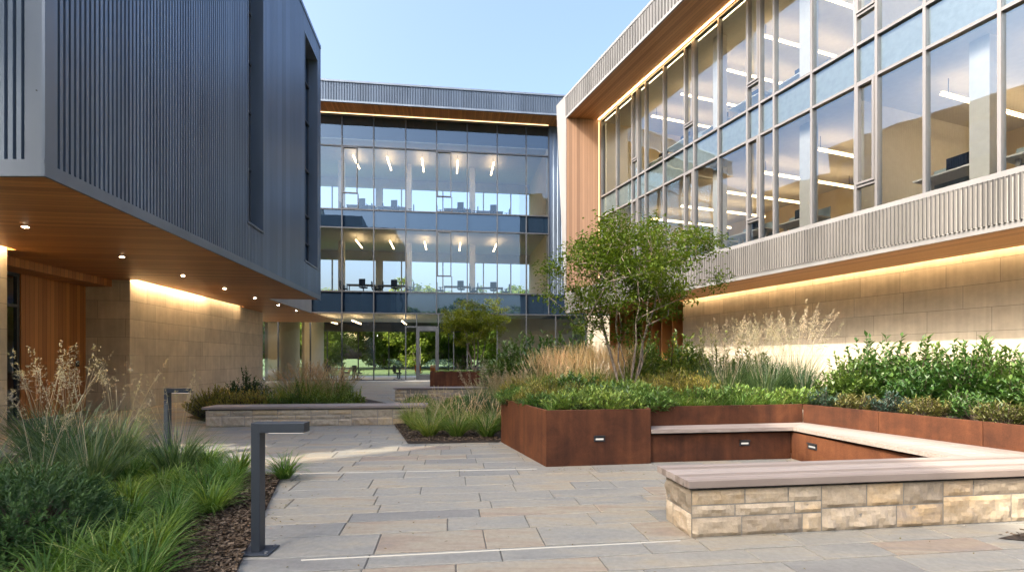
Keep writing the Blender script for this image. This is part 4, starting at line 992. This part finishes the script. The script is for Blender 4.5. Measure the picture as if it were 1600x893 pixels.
for i, (x, y, s) in enumerate(((4.25, 9.9, .85), (4.6, 10.3, .95), (4.9, 9.7, .9), (5.3, 10.2, 1.0), (5.0, 10.8, 1.0), (5.65, 9.7, .95), (5.85, 10.4, 1.05), (4.3, 10.7, .9))):
    put(AIRY[i % 2], x, y, ZB, s=s * 1.0, label='upright dark green grass with pale sunlit plumes before the limestone wall', group='plume grasses before the limestone wall')
for i, (x, y, s) in enumerate(((1.05, 11.9, 1.0), (1.5, 12.0, 1.05), (1.95, 12.2, 1.1), (2.4, 12.1, 1.05), (2.85, 12.4, 1.05), (1.3, 13.2, 1.15), (1.8, 13.3, 1.15), (2.3, 13.2, 1.15), (2.8, 13.4, 1.1))):
    put(FEATH[i % 2], x, y, ZB, s=s * .78, label='tan feathery grass standing behind the ground cover left of the tree', group='tan feather grasses in the planter')
put(FEATH[0], .72, 12.2, ZB, s=.78, label='lone rounded tan feathery grass left of the larger group of feather grasses')
for i, (x, y, s) in enumerate(((.5, 11.1, .9), (.95, 10.9, .9), (1.4, 11.2, 1.0), (.75, 11.7, .9), (1.85, 11.3, 1.0), (2.3, 11.5, 1.0), (1.2, 11.7, 1.0), (2.75, 11.6, 1.0))):
    put(FOUNT[i % 2], x, y, ZB, s=s * 1.1, label='green grassy clump below the tan feather grasses', group='green clumps below the feather grasses')
for i, (x, y, s) in enumerate(((.1, 19.6, 1.1), (.9, 19.9, 1.2), (1.7, 19.6, 1.1), (2.4, 19.2, 1.2))):
    put(BIG[i % 3], x, y, .04, s=s * 1.65, label='dark leafy shrub behind the tan feather grasses by the lobby', group='leafy shrubs at the back of the bed')
for i, (x, y, s) in enumerate(((3.3, 12.6, 1.0), (3.9, 12.6, 1.0), (4.5, 12.9, 1.05), (5.1, 12.4, 1.0), (3.5, 13.5, 1.1), (4.3, 11.8, .85), (5.6, 11.6, .95), (3.1, 11.9, .8), (4.9, 13.6, 1.1))):
    put(LIME[i % 2], x, y, ZB - .05, s=s * 1.45, label='bright yellow green shrub between the tree and the plume grasses', group='yellow green shrubs before the fins')
for i, (x, y, s) in enumerate(((6.0, 8.95, .8), (6.4, 9.0, .95), (6.95, 8.8, 1.0), (7.5, 8.9, 1.05), (7.15, 8.0, .95), (7.0, 9.6, 1.05), (7.9, 8.0, .95), (8.3, 8.9, 1.05), (8.1, 7.2, .9), (8.6, 7.7, 1.0), (6.6, 8.1, .75), (7.7, 7.2, .8))):
    put(BIG[i % 3], x, y, ZB, s=s * .88, label='broad leafy green shrub in the right part of the planter before the limestone wall', group='leafy shrubs in the right planter')
for i, (x, y, k, lb) in enumerate(((5.35, 8.55, 0, 'blue green low shrub at the inner corner of the corten bench'), (5.62, 8.15, 1, 'bronze tinted low shrub next to the blue green one at the bench corner'), (5.85, 7.75, 0, 'blue green low shrub behind the first steel panel seam'), (6.05, 7.3, 1, 'bronze tinted low shrub right of the first steel panel seam'), (6.5, 6.95, 2, 'small green shrub in the planter midway along the right bench back'), (6.4, 6.5, 1, 'bronze tinted low shrub before the second steel panel seam'), (6.75, 6.15, 2, 'small green shrub at the second steel panel seam'), (6.85, 7.5, 2, 'small green shrub under the broad leafy shrubs'))):
    put(SMALLS[k], x, y, ZB, s=1.0, label=lb, group='low shrubs behind the right bench')
put(TUFT[1], 6.85, 6.0, ZB, s=1.35, label='arching pale green grass tuft at the right edge of the planter', group='grass tufts at the right edge'); put(TUFT[2], 7.3, 6.4, ZB, s=1.6, label='larger arching grass tuft behind the right edge tuft', group='grass tufts at the right edge')
for k in range(10):
    x, y = -4.2 + .5 * k, 28.0 + .06 * k
    put(SMALLT[k % 2], x, y + .1, .74, s=1.0, label='small grass tuft along the front of the distant corten planter', group='tufts in the distant planter')

# ------------------------------------------------------------------ garden behind the lobby, trees behind the viewpoint, added off-view shade casters
FT = [tree(200 + k, 'x', .5 + .3 * k, 10 + 2 * k, 4.6 + .5 * k, 230, 60, .46, .30, 3, .22, M['bark'], M['garden_leaf'], 'garden_tree', clump=.95) for k in range(2)]
spots = [(-30, 63), (-23, 58), (-17, 64), (-11.5, 57), (-6.5, 63), (-1.5, 58), (4, 64), (9, 60), (15, 66), (-36, 58), (-14, 71), (1, 72), (-27, 70), (-20, 71), (-8, 72), (8, 71), (-4, 78), (-12, 79), (-20, 80), (4, 80), (12, 74)]
for i, (x, y) in enumerate(spots):
    o = FT[i % 2] if i < 2 else copy_tree(FT[i % 2])
    o.location = (x * 1.15, y + 13, -.05); o.rotation_euler = (0, 0, i * 1.3); s = R_.uniform(.95, 1.2); o.scale = (s, s, s)
    tag(o, 'leafy garden tree beyond the glass lobby', 'tree', 'garden trees beyond the lobby')
bs = [(-15, -17), (-9, -16), (-3, -18), (3, -16), (9, -18), (16, -16)]
for i, (x, y) in enumerate(bs):
    o = copy_tree(FT[i % 2]); o.location = (x, y, -.05); o.rotation_euler = (0, 0, i * 2.1 + 1)
    tag(o, 'tall leafy tree standing behind the viewpoint and mirrored in the glass', 'tree', 'trees mirrored in the glass')
o = copy_tree(FT[0]); o.location = (-11.4, -.1, 0); o.rotation_euler = (0, 0, .7); o.scale = (.62, .62, .95); tag(o, 'unseen leafy tree added in the passage to dapple the sun on the paving', 'tree')  # added out of view to break up the sun slot on the paving
tree(231, 'unseen slender high crowned tree added to keep sun off the metal clad block', 7.9, 12.6, 2.1, 220, 90, .36, .24, 1, .16, M['bark'], M['tree_leaf'], clump=.6).location = (-11.4, 4.1, 0)  # added out of view; its crown blocks sun from the front face
one('garden_wall', M['white'], None, (-1, 9, 50, 50.3, 0, 1.3)); tag(bpy.data.objects['garden_wall'], 'low white garden wall beyond the lobby, right of the door', 'wall')
SHADE_BLOCK = thing('office_building', 'plain unseen block added beside the viewpoint to shade the paving', 'building', (-17, -2.2, 0), 0)  # made-up volume out of view, added to shade the foreground
b = MB(); b.prism([(0, 0), (-5.7, -4.1), (-5.7, -14), (0, -11)], 0, 21.9); b.build('wall', M['render'], SHADE_BLOCK)  # end face runs along the sun direction so a light slot stays open
b = MB(); b.prism([(.05, .04), (-5.75, -4.1), (-5.75, -14.05), (.05, -11.05)], 21.9, 22.1); b.build('parapet', M['blue_trim'], SHADE_BLOCK)

# ------------------------------------------------------------------ camera, sun, sky
cam = bpy.data.cameras.new('camera'); co = bpy.data.objects.new('camera', cam); COL.objects.link(co)
co.location = (0, 0, 1.6); co.rotation_euler = (math.pi / 2, 0, 0)
cam.sensor_width = 36; cam.lens = 36 * 780 / 1600; cam.shift_y = 112.5 / 1600; cam.clip_end = 2000; cam.clip_start = .05
scene.camera = co

EL = rad(39.6); HX, HY = .811, .584
sd = bpy.data.lights.new('sun', 'SUN'); sd.energy = 2.0; sd.angle = rad(.53); sd.color = (1, .90, .76)
so = bpy.data.objects.new('sun', sd); COL.objects.link(so)
dirv = Vector((HX * math.cos(EL), HY * math.cos(EL), -math.sin(EL))); so.rotation_euler = dirv.to_track_quat('-Z', 'Y').to_euler(); so.location = (-20, -10, 30)
w = bpy.data.worlds.new('World'); scene.world = w; w.use_nodes = True; nt = w.node_tree; nt.nodes.clear()
sky = nt.nodes.new('ShaderNodeTexSky'); sky.sky_type = 'NISHITA'; sky.sun_disc = False; sky.sun_elevation = EL; sky.sun_rotation = math.atan2(-HX, -HY)
sky.air_density = 1.0; sky.dust_density = 8.0; sky.ozone_density = 3.2; sky.altitude = 0
bg = nt.nodes.new('ShaderNodeBackground'); bg.inputs[1].default_value = .147; ow = nt.nodes.new('ShaderNodeOutputWorld')
nt.links.new(sky.outputs[0], bg.inputs[0]); nt.links.new(bg.outputs[0], ow.inputs[0])

scene.view_settings.view_transform = 'Standard'; scene.view_settings.look = 'None'; scene.view_settings.exposure = 2.0; scene.view_settings.gamma = 1.0
scene.view_settings.use_curve_mapping = False
cy = scene.cycles
cy.use_denoising = True; cy.max_bounces = 8; cy.diffuse_bounces = 4; cy.glossy_bounces = 4; cy.transmission_bounces = 4; cy.transparent_max_bounces = 12
cy.sample_clamp_indirect = 6.0; cy.caustics_reflective = False; cy.caustics_refractive = False
cy.use_adaptive_sampling = True; cy.adaptive_threshold = .02
